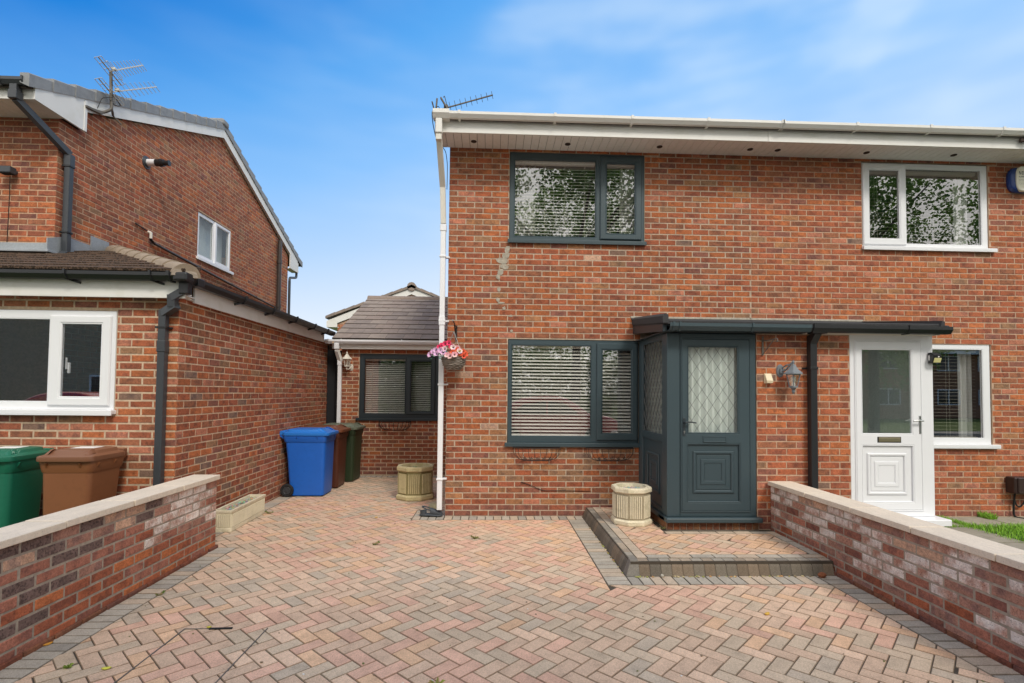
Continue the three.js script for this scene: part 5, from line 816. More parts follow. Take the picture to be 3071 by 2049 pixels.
{ const t = thing('meter_box', 'brown electricity meter box low on the wall at the right edge', 'meter box', [7.74, 0.435, 0]); obj('casing', [bx(-0.188, 0.188, -0.11, 0.11, 0, 0.14, 0.02, 2)], M.meter, t); obj('lid', [bx(-0.155, 0.18, -0.10, 0.105, 0.13, 0.158, 0.012, 2)], M.meter, t); obj('hinge', bx(-0.15, 0.175, -0.086, -0.080, 0.155, 0.161, 0.001), M.rust, t); obj('cable', [tube([[-0.10, -0.11, 0.05], [-0.11, -0.3, 0.04], [-0.10, -0.43, 0.05], [0.02, -0.432, 0.25], [0.4, -0.432, 0.3]], 0.012, 8), tube([[0.06, -0.11, 0.05], [0.05, -0.22, 0.04], [-0.01, -0.30, 0.03], [-0.06, -0.28, 0.03], [-0.09, -0.20, 0.03]], 0.010, 8)], M.dark, t); }
// loose cable on the brick
{ const t = thing('loose_cable', 'thin brown cable sagging across the bricks below the lower window', 'cable'); obj('cable', tube([[0.985, 0.445, 0.006], [1.10, 0.405, 0.008], [1.27, 0.335, 0.008], [1.45, 0.332, 0.006], [1.9, 0.328, 0.006]], 0.0045, 6), M.rust, t); }

// ------------------------------------------------------------------ wire trough racks under the windows
function rack(label, x0, x1, y1, h, z, n, ivy) {
  const t = thing('window_box_rack', label, 'wire rack', [(x0 + x1) / 2, y1, z]), W = (x1 - x0) / 2, d = 0.14, ring = (y, s, k) => { const p = []; for (let i = 0; i <= 14; i++) { const a = Math.PI * i / 14; p.push([-W * s * Math.cos(a) * (1), y, 0.006 + d * s * Math.sin(a) ** 0.7 * k]); } return p; };
  obj('top_rail', [bar([-W, 0, 0.005], [W, 0, 0.005], 0.005, 0.022, 0.001), tube(ring(-0.0, 1, 1), 0.005, 6, 40)], M.rust, t);
  obj('lower_rail', [tube(ring(-h, 0.55, 0.8), 0.004, 6, 40), bar([-W * 0.55, -h, 0.005], [W * 0.55, -h, 0.005], 0.006, 0.006, 0.001)], M.rust, t);
  for (let i = 0; i < n; i++) { const a = Math.PI * (i + 0.5) / n, u = -Math.cos(a), f = Math.sin(a) ** 0.7; obj('wire', tube([[W * u, 0, 0.006 + d * f], [W * u * 0.98, -h * 0.45, 0.006 + d * f * 0.98], [W * u * 0.8, -h * 0.85, 0.006 + d * f * 0.85], [W * u * 0.55, -h, 0.006 + d * f * 0.44]], ivy ? 0.0032 : 0.006, 5, 10), M.rust, t); }
  if (ivy) for (let i = 0; i < 5; i++) { const u = -0.46 + i * 0.23, lf = []; for (let k = 0; k < 5; k++) { const a = k / 5 * 6.283; lf.push([[0, 0, 0], [Math.cos(a - 0.35) * 0.018, Math.sin(a - 0.35) * 0.018, 0.003], [Math.cos(a) * 0.034, Math.sin(a) * 0.034, 0.001], [Math.cos(a + 0.35) * 0.018, Math.sin(a + 0.35) * 0.018, 0.003]]); } obj('ivy_leaf', lf.map((q) => loft([q, q.map(([x, y, z]) => [x, y, z - 0.003])])).map((g) => g.translate(W * u * 1.15, -h * 0.80, 0.012 + d * 0.92)), M.iron, t); }
}
rack('left of two thin wire racks with metal ivy leaves under the lower window', 0.875, 1.495, 0.895, 0.165, 0.004, 12, true);
rack('right of two thin wire racks with metal ivy leaves, next to the porch', 1.832, 2.46, 0.895, 0.165, 0.004, 12, true);
rack('dark wire rack under the rear extension window', -1.562, -0.955, 1.035, 0.165, -3.292, 11, false);

// ------------------------------------------------------------------ hanging basket
{ const t = thing('basket_bracket', 'black iron bracket carrying the flower basket on the house corner', 'wall bracket', [0.118, 2.28, 0]);
  obj('wall_bar', bar([0, 0.0, 0.010], [0, 0.20, 0.010], 0.02, 0.008, 0.002), M.iron, t); obj('arm', [tube([[0, 0.165, 0.012], [-0.01, 0.19, 0.10], [-0.02, 0.215, 0.22], [-0.028, 0.228, 0.27]], 0.007, 7), tube([[0, 0.01, 0.012], [-0.004, 0.06, 0.08], [-0.015, 0.18, 0.2]], 0.006, 7), tube([[-0.006, 0.13, 0.02], [-0.01, 0.16, 0.06], [-0.012, 0.14, 0.10], [-0.009, 0.115, 0.07]], 0.004, 6)], M.iron, t); obj('knob', new THREE.SphereGeometry(0.011, 10, 8).translate(-0.029, 0.229, 0.275), M.steel, t); }
{ const t = thing('hanging_basket', 'grey wicker hanging basket of pink and red flowers on the house corner', 'flower basket', [0.105, 2.035, 0.22]), R = rng(808);
  const prof = [[0.068, -0.142], [0.10, -0.128], [0.128, -0.085], [0.146, -0.035], [0.152, 0.0]];
  const bowl = new THREE.LatheGeometry([[0.0, -0.142], ...prof, [0.142, 0.0], [0.13, -0.06], [0.06, -0.12], [0, -0.12]].map(([a, b]) => new THREE.Vector2(a, b)), 28); obj('bowl', uvm(bowl, 4), M.wickerDark, t);
  for (let k = 0; k < 9; k++) { const f = k / 8, y = mix(-0.138, 0.002, f), r = f < 0.1 ? 0.085 : f < 0.4 ? mix(0.10, 0.134, (f - 0.1) / 0.3) : mix(0.134, 0.153, (f - 0.4) / 0.6), p = []; for (let i = 0; i < 40; i++) { const a = i / 40 * 6.28318; p.push([Math.cos(a) * (r + 0.004 * Math.sin(a * 10 + k * Math.PI)), y + 0.004 * Math.sin(a * 5 + k), Math.sin(a) * (r + 0.004 * Math.sin(a * 10 + k * Math.PI))]); } obj('wicker_strand', tube(p, 0.0085, 6, 80, true), M.wicker, t); }
  obj('chain', [[-0.145, 0.0, 0.0], [0.12, 0.0, 0.075], [0.05, 0.0, -0.13]].flatMap((a) => { const g = [], b = [-0.0, 0.335, 0.03], n = 22; for (let i = 0; i < n; i++) { const p = [0, 1, 2].map((k) => mix(a[k], b[k], i / n)), q = [0, 1, 2].map((k) => mix(a[k], b[k], (i + 0.85) / n)); g.push(rod(p, q, 0.0042, 0.0042, 5)); } return g; }), M.steel, t);
  const colr = { rose: [0.75, 0.05, 0.14], lilac: [0.72, 0.40, 0.62], pink: [0.85, 0.48, 0.52], coral: [0.78, 0.12, 0.06], blush: [0.86, 0.62, 0.62] };
  const bloom = (col, cup) => { const g = []; for (let k = 0; k < 6; k++) { const a = k / 6 * 6.283 + R() * 0.3, P = []; for (let i = 0; i <= 4; i++) for (let j = 0; j <= 2; j++) { const s = i / 4, w = (j - 1) * Math.sin(Math.PI * (0.15 + 0.75 * s)) * 0.021, rr = 0.004 + s * 0.034; P.push([rr, w, Math.sin(s * 1.7) * cup + 0.004 * Math.abs(j - 1)]); } const pos = []; for (let i = 0; i < 4; i++) for (let j = 0; j < 2; j++) { const q = [i * 3 + j, i * 3 + j + 1, (i + 1) * 3 + j + 1, (i + 1) * 3 + j]; for (const m of [0, 1, 2, 0, 2, 3]) { const [x, y, z] = P[q[m]]; pos.push(x * Math.cos(a) - y * Math.sin(a), x * Math.sin(a) + y * Math.cos(a), z); } } const b = new THREE.BufferGeometry(); b.setAttribute('position', new THREE.Float32BufferAttribute(pos, 3)); b.computeVertexNormals(); g.push(paint(clean(b), col.map((c) => c * (0.8 + 0.3 * R())))); } return merge(g); };
  const spots = [['rose', -0.145, 0.15, 0.06], ['rose', -0.10, 0.17, 0.08], ['rose', -0.17, 0.125, 0.09], ['rose', -0.06, 0.185, 0.03], ['lilac', -0.21, 0.09, 0.10], ['lilac', -0.25, 0.07, 0.05], ['lilac', -0.15, 0.085, 0.13], ['lilac', -0.285, 0.035, 0.06], ['lilac', -0.20, 0.04, 0.13], ['blush', -0.10, 0.10, 0.14], ['lilac', -0.12, 0.055, 0.15], ['pink', -0.065, 0.025, 0.17], ['blush', 0.0, 0.125, 0.11], ['pink', -0.03, 0.012, 0.18], ['coral', -0.005, 0.06, 0.14], ['pink', 0.02, 0.03, 0.17], ['coral', 0.05, 0.09, 0.10], ['coral', 0.09, 0.055, 0.12], ['coral', 0.12, 0.075, 0.07], ['blush', 0.075, 0.075, 0.13], ['coral', 0.145, 0.05, 0.04], ['coral', 0.13, 0.02, 0.09], ['rose', -0.03, 0.15, -0.03], ['pink', 0.04, 0.13, -0.05], ['lilac', -0.12, 0.12, -0.06]];
  const kinds = {};
  for (const [k, x, y, z] of spots) { if (!kinds[k]) kinds[k] = bloom(colr[k], 0.022); const f = obj('flower', kinds[k], M.petal, t); f.position.set(x, y, z); f.lookAt(f.position.x * 1.9 + t.position.x + (R() - 0.5) * 0.3, f.position.y + t.position.y + 0.10 + R() * 0.15, f.position.z + t.position.z + 0.45); const c = obj('flower_centre', [new THREE.SphereGeometry(0.009, 8, 6).translate(0, 0, 0.008)], M.dark, f); }
  const lf = []; for (let i = 0; i < 90; i++) { const a = R() * 6.283, r = 0.04 + R() * 0.15, x = -0.05 + Math.cos(a) * r * 1.25, z = Math.sin(a) * r * 0.8 + 0.04, y = 0.01 + R() * 0.10 - r * 0.1, g = new THREE.CircleGeometry(0.022, 5).scale(1, 0.55, 1); g.rotateX(-0.3 - R() * 1.2).rotateY(R() * 6.283).translate(x, y, z); const teal = x < -0.02; lf.push(paint(clean(g), teal ? [0.06 + 0.1 * R(), 0.36 + 0.2 * R(), 0.26 + 0.16 * R()] : [0.16 + 0.16 * R(), 0.30 + 0.15 * R(), 0.03])); }
  obj('leaves', lf, M.petal, t).userData.kind = 'stuff';
  obj('stem', [tube([[-0.12, 0.02, 0.05], [-0.22, 0.03, 0.05], [-0.28, 0.03, 0.055]], 0.003, 5), tube([[0, 0, 0], [0.02, 0.1, 0.08], [0.0, 0.12, 0.10]], 0.003, 5)], M.petal, t); }

// ------------------------------------------------------------------ planters
function octPlanter(label, pos, R0, H, turn, mat, groove, name = 'octagonal_planter') {
  const t = thing(name, label, 'planter', pos, turn), oct = (r, y) => { const p = []; for (let k = 0; k < 8; k++) { const a = (k + 0.5) * Math.PI / 4; p.push([r / Math.cos(Math.PI / 8) * Math.cos(a), y, r / Math.cos(Math.PI / 8) * Math.sin(a)]); } return p; };
  obj('base', uvm(loft([oct(R0 * 0.97, 0.004), oct(R0, 0.02), oct(R0, H * 0.12), oct(R0 * 0.90, H * 0.165)]), 1), mat, t);
  obj('body', uvm(loft([oct(R0 * 0.90, H * 0.16), oct(R0 * 0.885, H * 0.84), oct(R0 * 0.9, H * 0.86)]), 1), groove, t);
  const fl = []; for (let k = 0; k < 8; k++) { const a = k * Math.PI / 4 + Math.PI / 4, w = R0 * 0.885 * Math.tan(Math.PI / 8) * 2 * 0.88; for (let i = 0; i < 6; i++) { const g = new THREE.CylinderGeometry(w / 17, w / 17, H * 0.58, 8); g.translate(-w / 2 + w * (i + 0.5) / 6, H * 0.50, R0 * 0.885 + 0.006); g.rotateY(a); fl.push(uvm(g, 1)); } } obj('fluting', fl, mat, t);
  obj('rim', uvm(loft([oct(R0 * 0.90, H * 0.85), oct(R0 * 0.985, H * 0.885), oct(R0 * 0.985, H * 0.965), oct(R0 * 0.955, H), oct(R0 * 0.76, H), oct(R0 * 0.73, H * 0.86)], false, false), 1), mat, t);
  obj('soil', uvm(new THREE.CylinderGeometry(R0 * 0.76, R0 * 0.76, 0.01, 16).translate(0, H * 0.86, 0), 3), M.soil, t);
  return t;
}
function gravelIn(parent, n, seed, at, tint) { const R = rng(seed), g = []; for (let i = 0; i < n; i++) { const q = new THREE.IcosahedronGeometry(0.007 + R() * 0.009, 0); q.scale(1, 0.7, 1.2).rotateY(R() * 6); const [x, y, z] = at(R); g.push(paint(clean(q.translate(x, y, z)), tint.map((c) => c * (0.45 + 0.9 * R())))); } obj('gravel', g, M.gravel, parent).userData.kind = 'stuff'; }
{ const a = octPlanter('mossy yellowed octagonal stone planter near the foot of the white downpipe', [-0.55, 0, -1.17], 0.272, 0.495, 0.05, M.stoneMoss, M.mossGroove);
  gravelIn(a, 160, 91, (R) => { const r = 0.2 * Math.sqrt(R()), t = R() * 6.283; return [r * Math.cos(t), 0.435 + R() * 0.01, r * Math.sin(t)]; }, [0.25, 0.24, 0.15]);
  const b = octPlanter('clean cream octagonal stone planter on the step beside the grey porch', [2.215, 0.12, 0.83], 0.218, 0.425, 0.0, M.stone, M.stoneGroove);
  gravelIn(b, 180, 92, (R) => { const r = 0.155 * Math.sqrt(R()), t = R() * 6.283; return [r * Math.cos(t), 0.375 + R() * 0.01, r * Math.sin(t)]; }, [0.40, 0.38, 0.34]); }
{ const t = thing('trough_planter', 'long cream fluted stone trough planter against the brick side wall', 'planter', [-2.445, 0, 0.31], 0.03);
  const q = (w, l, y) => [[-w, y, -l], [w, y, -l], [w, y, l], [-w, y, l]], w = 0.10, l = 0.475;
  obj('body', uvm(loft([q(w * 0.93, l * 0.97, 0.03), q(w * 0.93, l * 0.97, 0.05), q(w * 0.96, l * 0.98, 0.20), q(w * 1.04, l, 0.222), q(w * 1.06, l * 1.004, 0.245), q(w * 0.80, l * 0.95, 0.245), q(w * 0.76, l * 0.94, 0.19)]), 1), M.stone, t);
  obj('foot', uvm(bx(-w, w, 0, 0.05, -l, l, 0.008), 1), M.stone, t);
  const fl = []; for (let i = 0; i < 44; i++) { const z = -l * 0.93 + i * l * 1.86 / 43; fl.push(rod([w * 0.955, 0.055, z], [w * 0.985, 0.195, z], 0.008, 0.008, 6)); } for (let i = 0; i < 9; i++) { const x = -w * 0.82 + i * w * 1.64 / 8; fl.push(rod([x, 0.055, l * 0.975], [x, 0.195, l * 0.985], 0.008, 0.008, 6)); } obj('fluting', fl.map((g) => uvm(g, 1)), M.stone, t);
  obj('soil', bx(-w * 0.78, w * 0.78, 0.18, 0.20, -l * 0.94, l * 0.94, 0), M.soil, t); gravelIn(t, 420, 93, (R) => [(R() - 0.5) * w * 1.5, 0.205 + R() * 0.014, (R() - 0.5) * l * 1.85], [0.40, 0.36, 0.30]); }

// ------------------------------------------------------------------ wheeled bins
function rr(w, d, r, y, cx = 0, cz = 0, n = 5) { const p = []; for (const [sx, sz, a0] of [[1, 1, 0], [-1, 1, 1], [-1, -1, 2], [1, -1, 3]]) for (let i = 0; i <= n; i++) { const a = (a0 + i / n) * Math.PI / 2; p.push([cx + sx * (w / 2 - r) + r * Math.cos(a), y, cz + sz * (d / 2 - r) + r * Math.sin(a)]); } return p; }
function bin(label, group, pos, turn, o) { // front towards +z, hinge and wheels at -z
  const t = thing('wheelie_bin', label, 'wheelie bin', pos, turn), W = o.w, D = o.d, H = o.h, r = 0.05;
  obj('body', uvm(smooth(loft([rr(W * 0.80, D * 0.74, r, 0.02, 0, 0.03), rr(W * 0.815, D * 0.755, r, 0.06, 0, 0.03), rr(W * 0.86, D * 0.83, r, H * 0.55, 0, 0.015), rr(W * 0.905, D * 0.90, r, H * 0.885, 0, 0)]), 0.5), 1.2), o.body, t);
  obj('rim', [smooth(loft([rr(W * 0.915, D * 0.91, r, H * 0.80), rr(W * 0.94, D * 0.93, r, H * 0.82), rr(W * 0.985, D * 0.965, r, H * 0.885), rr(W * 0.985, D * 0.965, r, H * 0.905)]), 0.5)].concat([-1, 1].flatMap((s) => [0.2, 0.65].map((f) => prism([[0, 0], [0.045, 0], [0, -0.07]], 0.012).rotateY(s > 0 ? 0 : Math.PI).translate(s * W * 0.445, H * 0.885, -D * 0.35 + D * f)))).concat([-0.3, 0.3].map((f) => prism([[0, 0], [0.04, 0], [0, -0.07]], 0.012).rotateY(-faceR).translate(f * W, H * 0.885, D * 0.445))), o.body, t);
  const L = new THREE.Group(); L.name = 'lid'; t.add(L); const y = H * 0.90;
  obj('lid_shell', smooth(loft([rr(W * 1.02, D * 1.02, 0.06, y, 0, 0.015), rr(W * 1.03, D * 1.03, 0.06, y + 0.018, 0, 0.015), rr(W * 1.02, D * 1.02, 0.06, y + 0.040, 0, 0.015), rr(W * 0.99, D * 0.99, 0.06, y + 0.046, 0, 0.01), rr(W * 0.86, D * 0.84, 0.08, y + 0.060, 0, -0.01), rr(W * 0.80, D * 0.76, 0.08, y + 0.088, 0, -0.03), rr(W * 0.60, D * 0.56, 0.08, y + 0.096, 0, -0.04)]), 0.55), o.lid, L);
  for (const s of [-1, 1]) obj('lid_grip', [smooth(loft([0, 1, 2, 3, 4, 5, 6].map((i) => { const f = i / 6, z = D * 0.44 - f * D * 0.30, h = Math.sin(f * Math.PI) * 0.042; return [[s * W * 0.42, y + 0.046 + h * 0.5, z], [s * W * 0.36, y + 0.062 + h, z], [s * W * 0.33, y + 0.058 + h, z], [s * W * 0.38, y + 0.04 + h * 0.4, z]]; })), 0.9)], o.lid, L);
  if (o.sticker) obj('sticker', bx(-0.10, 0.10, y + 0.0955, y + 0.0975, -0.13, 0.03, 0.0005).rotateY(0.06), M.label, L);
  obj('hinge_bar', [rod([-W * 0.43, y + 0.05, -D * 0.55], [W * 0.43, y + 0.05, -D * 0.55], 0.017, 0.017, 12), ...[-0.40, -0.13, 0.13, 0.40].map((f) => bx(f * W - 0.022, f * W + 0.022, y + 0.005, y + 0.066, -D * 0.57, -D * 0.45, 0.008))], o.lid, t);
  obj('handle', [rod([-W * 0.40, y + 0.02, -D * 0.60], [W * 0.40, y + 0.02, -D * 0.60], 0.015, 0.015, 12), ...[-0.40, 0.0, 0.40].map((f) => bar([f * W, y + 0.02, -D * 0.60], [f * W, y - 0.05, -D * 0.44], 0.026, 0.03))], o.body, t);
  obj('axle', rod([-W * 0.47, 0.1, -D * 0.36], [W * 0.47, 0.1, -D * 0.36], 0.012), M.steel, t);
  for (const s of [-1, 1]) { const w = new THREE.Group(); w.name = 'wheel'; w.position.set(s * W * 0.455, 0.101, -D * 0.36); t.add(w); obj('tyre', [new THREE.TorusGeometry(0.078, 0.023, 10, 28).rotateY(faceR)], M.rubber, w); obj('rim', [rod([-0.012, 0, 0], [0.012, 0, 0], 0.062, 0.062, 20), rod([-0.024, 0, 0], [0.024, 0, 0], 0.020, 0.020, 12), ...[0, 1, 2, 3, 4, 5].map((k) => bx(-0.016, 0.016, -0.006, 0.006, 0.015, 0.062, 0.002).rotateX(k * Math.PI / 3)), new THREE.TorusGeometry(0.052, 0.006, 6, 20).rotateY(faceR).translate(s * 0.014, 0, 0)], M.pipeGrey, w); }
  return t;
}
const bigBin = { w: 0.58, d: 0.68, h: 1.03 }, smallBin = { w: 0.475, d: 0.50, h: 1.055 };
bin('bright blue wheelie bin standing against the brick side wall', 0, [-2.235, 0, -1.47], faceR, { ...bigBin, body: M.blueBin, lid: M.blueLid });
bin('dark brown wheelie bin between the blue and the olive bin', 0, [-2.215, 0, -2.14], faceR, { ...bigBin, body: M.darkBrown, lid: M.brownLid });
bin('olive green wheelie bin last in the row at the rear extension', 0, [-2.12, 0, -2.78], faceR - 0.05, { ...bigBin, body: M.olive, lid: M.oliveLid });
bin('chestnut brown wheelie bin behind the left garden wall', 0, [-3.255, 0, 1.74], 0.04, { ...smallBin, body: M.brownBin, lid: M.brownLidFront, sticker: true });
bin('emerald green wheelie bin behind the left garden wall', 0, [-3.93, 0, 1.78], 0.05, { ...smallBin, body: M.greenBin, lid: M.greenBin, sticker: true });
bin('blue bin just peeping over the emerald green one at the left edge', 0, [-4.60, 0.0, 1.76], 0.02, { ...smallBin, body: M.blueBin, lid: M.navyLid });

// ------------------------------------------------------------------ odds and ends on the ground
{ // rubber clog by the downpipe
  const t = thing('rubber_clog', 'dark grey rubber clog lying at the foot of the white downpipe', 'shoe', [-0.175, 0.006, 0.02], -0.12);
  const sec = (x, w, y0, y1, zc, top = 1) => { const p = []; for (let i = 0; i < 16; i++) { const a = i / 16 * 6.283, c = Math.cos(a), s = Math.sin(a); p.push([x, y0 + (y1 - y0) * (0.5 + 0.5 * Math.sign(s) * Math.abs(s) ** 0.75), zc + w * Math.sign(c) * Math.abs(c) ** 0.65]); } return p; };
  obj('sole', smooth(loft([sec(-0.145, 0.018, 0, 0.028, 0.0), sec(-0.13, 0.036, 0, 0.034, 0), sec(-0.07, 0.048, 0, 0.034, 0), sec(0, 0.044, 0.004, 0.034, 0.004), sec(0.07, 0.052, 0, 0.032, 0), sec(0.125, 0.044, 0, 0.03, -0.004), sec(0.148, 0.018, 0.004, 0.028, -0.006)]), 0.9), M.clog, t);
  obj('upper', smooth(loft([sec(-0.005, 0.042, 0.02, 0.108, 0.004), sec(0.03, 0.048, 0.02, 0.098, 0.002), sec(0.08, 0.050, 0.02, 0.080, 0), sec(0.12, 0.042, 0.02, 0.062, -0.004), sec(0.146, 0.018, 0.02, 0.046, -0.006)]), 0.9), M.clog, t);
  obj('heel_wall', smooth(loft([-1, -0.75, -0.5, -0.25, 0, 0.25, 0.5, 0.75, 1].map((f) => { const a = Math.PI / 2 + f * 1.75, x = -0.085 - 0.055 * -Math.cos(a - Math.PI / 2) * 1.0, z = Math.sin(f * 1.75) * 0.043, h = 0.062 + 0.012 * Math.abs(f); const xx = -0.085 - 0.056 * Math.cos(f * 1.75); return [[xx, 0.02, z], [xx - 0.006, h, z * 1.05], [xx + 0.008, h, z * 0.86], [xx + 0.010, 0.02, z * 0.8]]; })), 0.8), M.clog, t);
  obj('strap', tube([[0.0, 0.085, 0.046], [-0.05, 0.10, 0.05], [-0.10, 0.115, 0.03], [-0.118, 0.118, 0], [-0.10, 0.115, -0.03], [-0.05, 0.10, -0.046], [0.0, 0.085, -0.04]], 0.008, 6), M.clog, t); }
function rock(name, label, cat, pos, r, col, seed, sc = [1, 1, 1]) { const t = new THREE.IcosahedronGeometry(r, 3), R = rng(seed), p = t.attributes.position, cache = new Map(); for (let i = 0; i < p.count; i++) { const n = V().fromBufferAttribute(p, i).normalize(); const k = 0.82 + 0.42 * fbm(n.x * 0.2 + 0.5, n.y * 0.2 + n.z * 0.13 + 0.5, 8, 3, seed); p.setXYZ(i, n.x * r * k * sc[0], n.y * r * k * sc[1], n.z * r * k * sc[2]); } t.computeVertexNormals(); const m = obj(name, uvm(t, 4), std(col, 0.95, { map: stoneMap })); m.position.set(...pos); return tag(m, label, cat); }
rock('stone', 'pale rough stone lying behind the downpipe foot beside the clog', 'stone', [-0.165, 0.045, -0.30], 0.075, [0.42, 0.38, 0.26], 12, [1.1, 0.8, 0.9]);
rock('pebble', 'small rust red pebble at the right end of the step kerb', 'stone', [3.52, 0.025, 2.30], 0.03, [0.33, 0.12, 0.06], 13, [1.2, 0.8, 0.9]);
rock('pebble', 'small white pebble at the foot of the step kerb', 'stone', [2.10, 0.015, 2.275], 0.014, [0.6, 0.58, 0.54], 14);
{ // inspection cover let into the paving
  const t = thing('inspection_cover', 'thin metal frame of a recessed inspection cover in the driveway paving', 'manhole cover', [-1.178, 0, 3.60]); const a = 0.273, b0 = -0.385, b1 = 0.55, y0 = -0.006, y1 = 0.0055;
  obj('frame_edge', [bx(-a - 0.0035, -a + 0.0035, y0, y1, b0, b1, 0.001)], M.oldSteel, t); obj('frame_edge', [bx(a - 0.0035, a + 0.0035, y0, y1, b0, b1, 0.001)], M.oldSteel, t); obj('frame_edge', [bx(-a, a, y0, y1 - 0.001, b1 - 0.004, b1 + 0.004, 0.001)], M.oldSteel, t); obj('frame_edge', [bx(-a, -a + 0.2, y0, y1 - 0.001, b0 - 0.003, b0 + 0.003, 0.001)], M.oldSteel, t);
  obj('rubber_strip', bx(-0.09, 0.06, 0.001, 0.010, b0 - 0.006, b0 + 0.012, 0.003).rotateY(0.05), M.rubber, t); }
// weeds in the joints, fallen leaves
function tuft(name, label, x, z, r, n, seed, y = 0, cols = [[0.10, 0.15, 0.03], [0.20, 0.20, 0.06], [0.30, 0.24, 0.11]]) { const R = rng(seed), g = []; for (let i = 0; i < n; i++) { const a = R() * 6.283, l = r * 0.75 * (0.4 + R()), w = 0.002 + 0.003 * R(), b = [Math.cos(a), Math.sin(a)], h = l * (0.25 + 0.6 * R()), q = r * 0.35, px = (R() - 0.5) * q, pz = (R() - 0.5) * q; const s = new THREE.BufferGeometry(), P = [[px - b[1] * w, 0, pz + b[0] * w], [px + b[1] * w, 0, pz - b[0] * w], [px + b[0] * l * 0.6, h, pz + b[1] * l * 0.6], [px + b[0] * l, h * 0.7, pz + b[1] * l]]; s.setAttribute('position', new THREE.Float32BufferAttribute([...P[0], ...P[1], ...P[2], ...P[0], ...P[2], ...P[3]], 3)); s.computeVertexNormals(); g.push(paint(clean(s), cols[Math.floor(R() * cols.length)])); } const m = obj(name, g, M.blade); m.position.set(x, y, z); return tag(m, label, 'weed'); }
tuft('weed', 'small weed with dry stalks in the paving joints, left of two near the middle', -0.62, 1.28, 0.055, 26, 1);
tuft('weed', 'small weed with dry stalks in the paving, right of two near the middle', 0.42, 1.05, 0.055, 30, 2);
tuft('weed', 'grass tuft in the paving at the bottom edge of the picture', 0.30, 3.93, 0.05, 26, 3, 0, [[0.20, 0.30, 0.04], [0.30, 0.36, 0.07], [0.34, 0.28, 0.10]]);
tuft('weed', 'low green weed in the paving at the lower left corner', -1.83, 3.70, 0.03, 40, 4, 0, [[0.14, 0.24, 0.03], [0.22, 0.30, 0.05]]);
tuft('weed', 'green weed at the far end of the stone trough', -2.30, -0.14, 0.06, 30, 5);
tuft('weed', 'thin weed beside the grey edging half way along the left garden wall', -1.985, 2.62, 0.04, 18, 6);
tuft('weed', 'sprig of weed at the rear corner of the cream planter on the step', 2.49, 1.10, 0.04, 18, 7, 0.12);
function leaf(label, x, z, col, s = 0.03, turn = 0.4) { const g = new THREE.SphereGeometry(1, 8, 4).scale(s, 0.006, s * 0.5), p = g.attributes.position; for (let i = 0; i < p.count; i++) p.setY(i, p.getY(i) + 0.18 * p.getX(i) ** 2 / s); g.computeVertexNormals(); const m = obj('fallen_leaf', g, std(col, 0.8)); m.position.set(x, 0.006, z); m.rotation.y = turn; return tag(m, label, 'leaf'); }
leaf('yellow fallen leaf on the paving in front of the shoe', -0.86, 0.09, [0.62, 0.36, 0.05], 0.022);
leaf('yellow fallen leaf near the right edging of the driveway', 2.62, 3.05, [0.70, 0.42, 0.07], 0.032, 0.7);
leaf('yellow green leaf on the metal frame of the inspection cover', -1.30, 3.20, [0.50, 0.46, 0.05], 0.016);
leaf('yellow green leaf low in the left corner of the driveway', -1.60, 3.72, [0.58, 0.56, 0.08], 0.028, 0.2);
leaf('orange leaf caught at the foot of the left garden wall', -2.17, 3.42, [0.52, 0.24, 0.03], 0.03, 1.2);
{ const R = rng(99), g = []; for (let i = 0; i < 90; i++) { const front = R() < 0.72, x = front ? 1.85 + R() * 1.6 : 1.775, z = front ? 2.262 + R() * 0.02 : 0.3 + R() * 1.9; g.push(paint(clean(new THREE.IcosahedronGeometry(0.005 + R() * 0.008, 0).scale(1.2, 0.6, 1).rotateY(R() * 6).translate(x, 0.005, z)), [[0.45, 0.24, 0.09], [0.30, 0.30, 0.08], [0.25, 0.19, 0.11], [0.55, 0.45, 0.25]][Math.floor(R() * 4)])); } const m = obj('leaf_litter', g, M.gravel); tag(m, 'crumbs of dry leaves swept along the foot of the step kerb', 'leaf litter'); m.userData.kind = 'stuff';
  const d = []; for (let i = 0; i < 170; i++) { const x = -2.1 + R() * 5.5, z = -2.6 + R() * 6.6; if ((x > 1.5 && z < 2.5) || (x > -0.1 && z < 0.1)) continue; const s = 0.003 + 0.005 * R(); d.push(paint(clean(new THREE.IcosahedronGeometry(s, 0).scale(1.4, 0.6, 1).rotateY(R() * 6).translate(x, 0.003, z)), [[0.10, 0.07, 0.04], [0.13, 0.15, 0.04], [0.65, 0.62, 0.58], [0.22, 0.16, 0.10]][Math.floor(R() * 4)])); } const q = obj('grit', d, M.gravel); tag(q, 'scattered grit and leaf crumbs on the driveway paving', 'grit'); q.userData.kind = 'stuff'; }

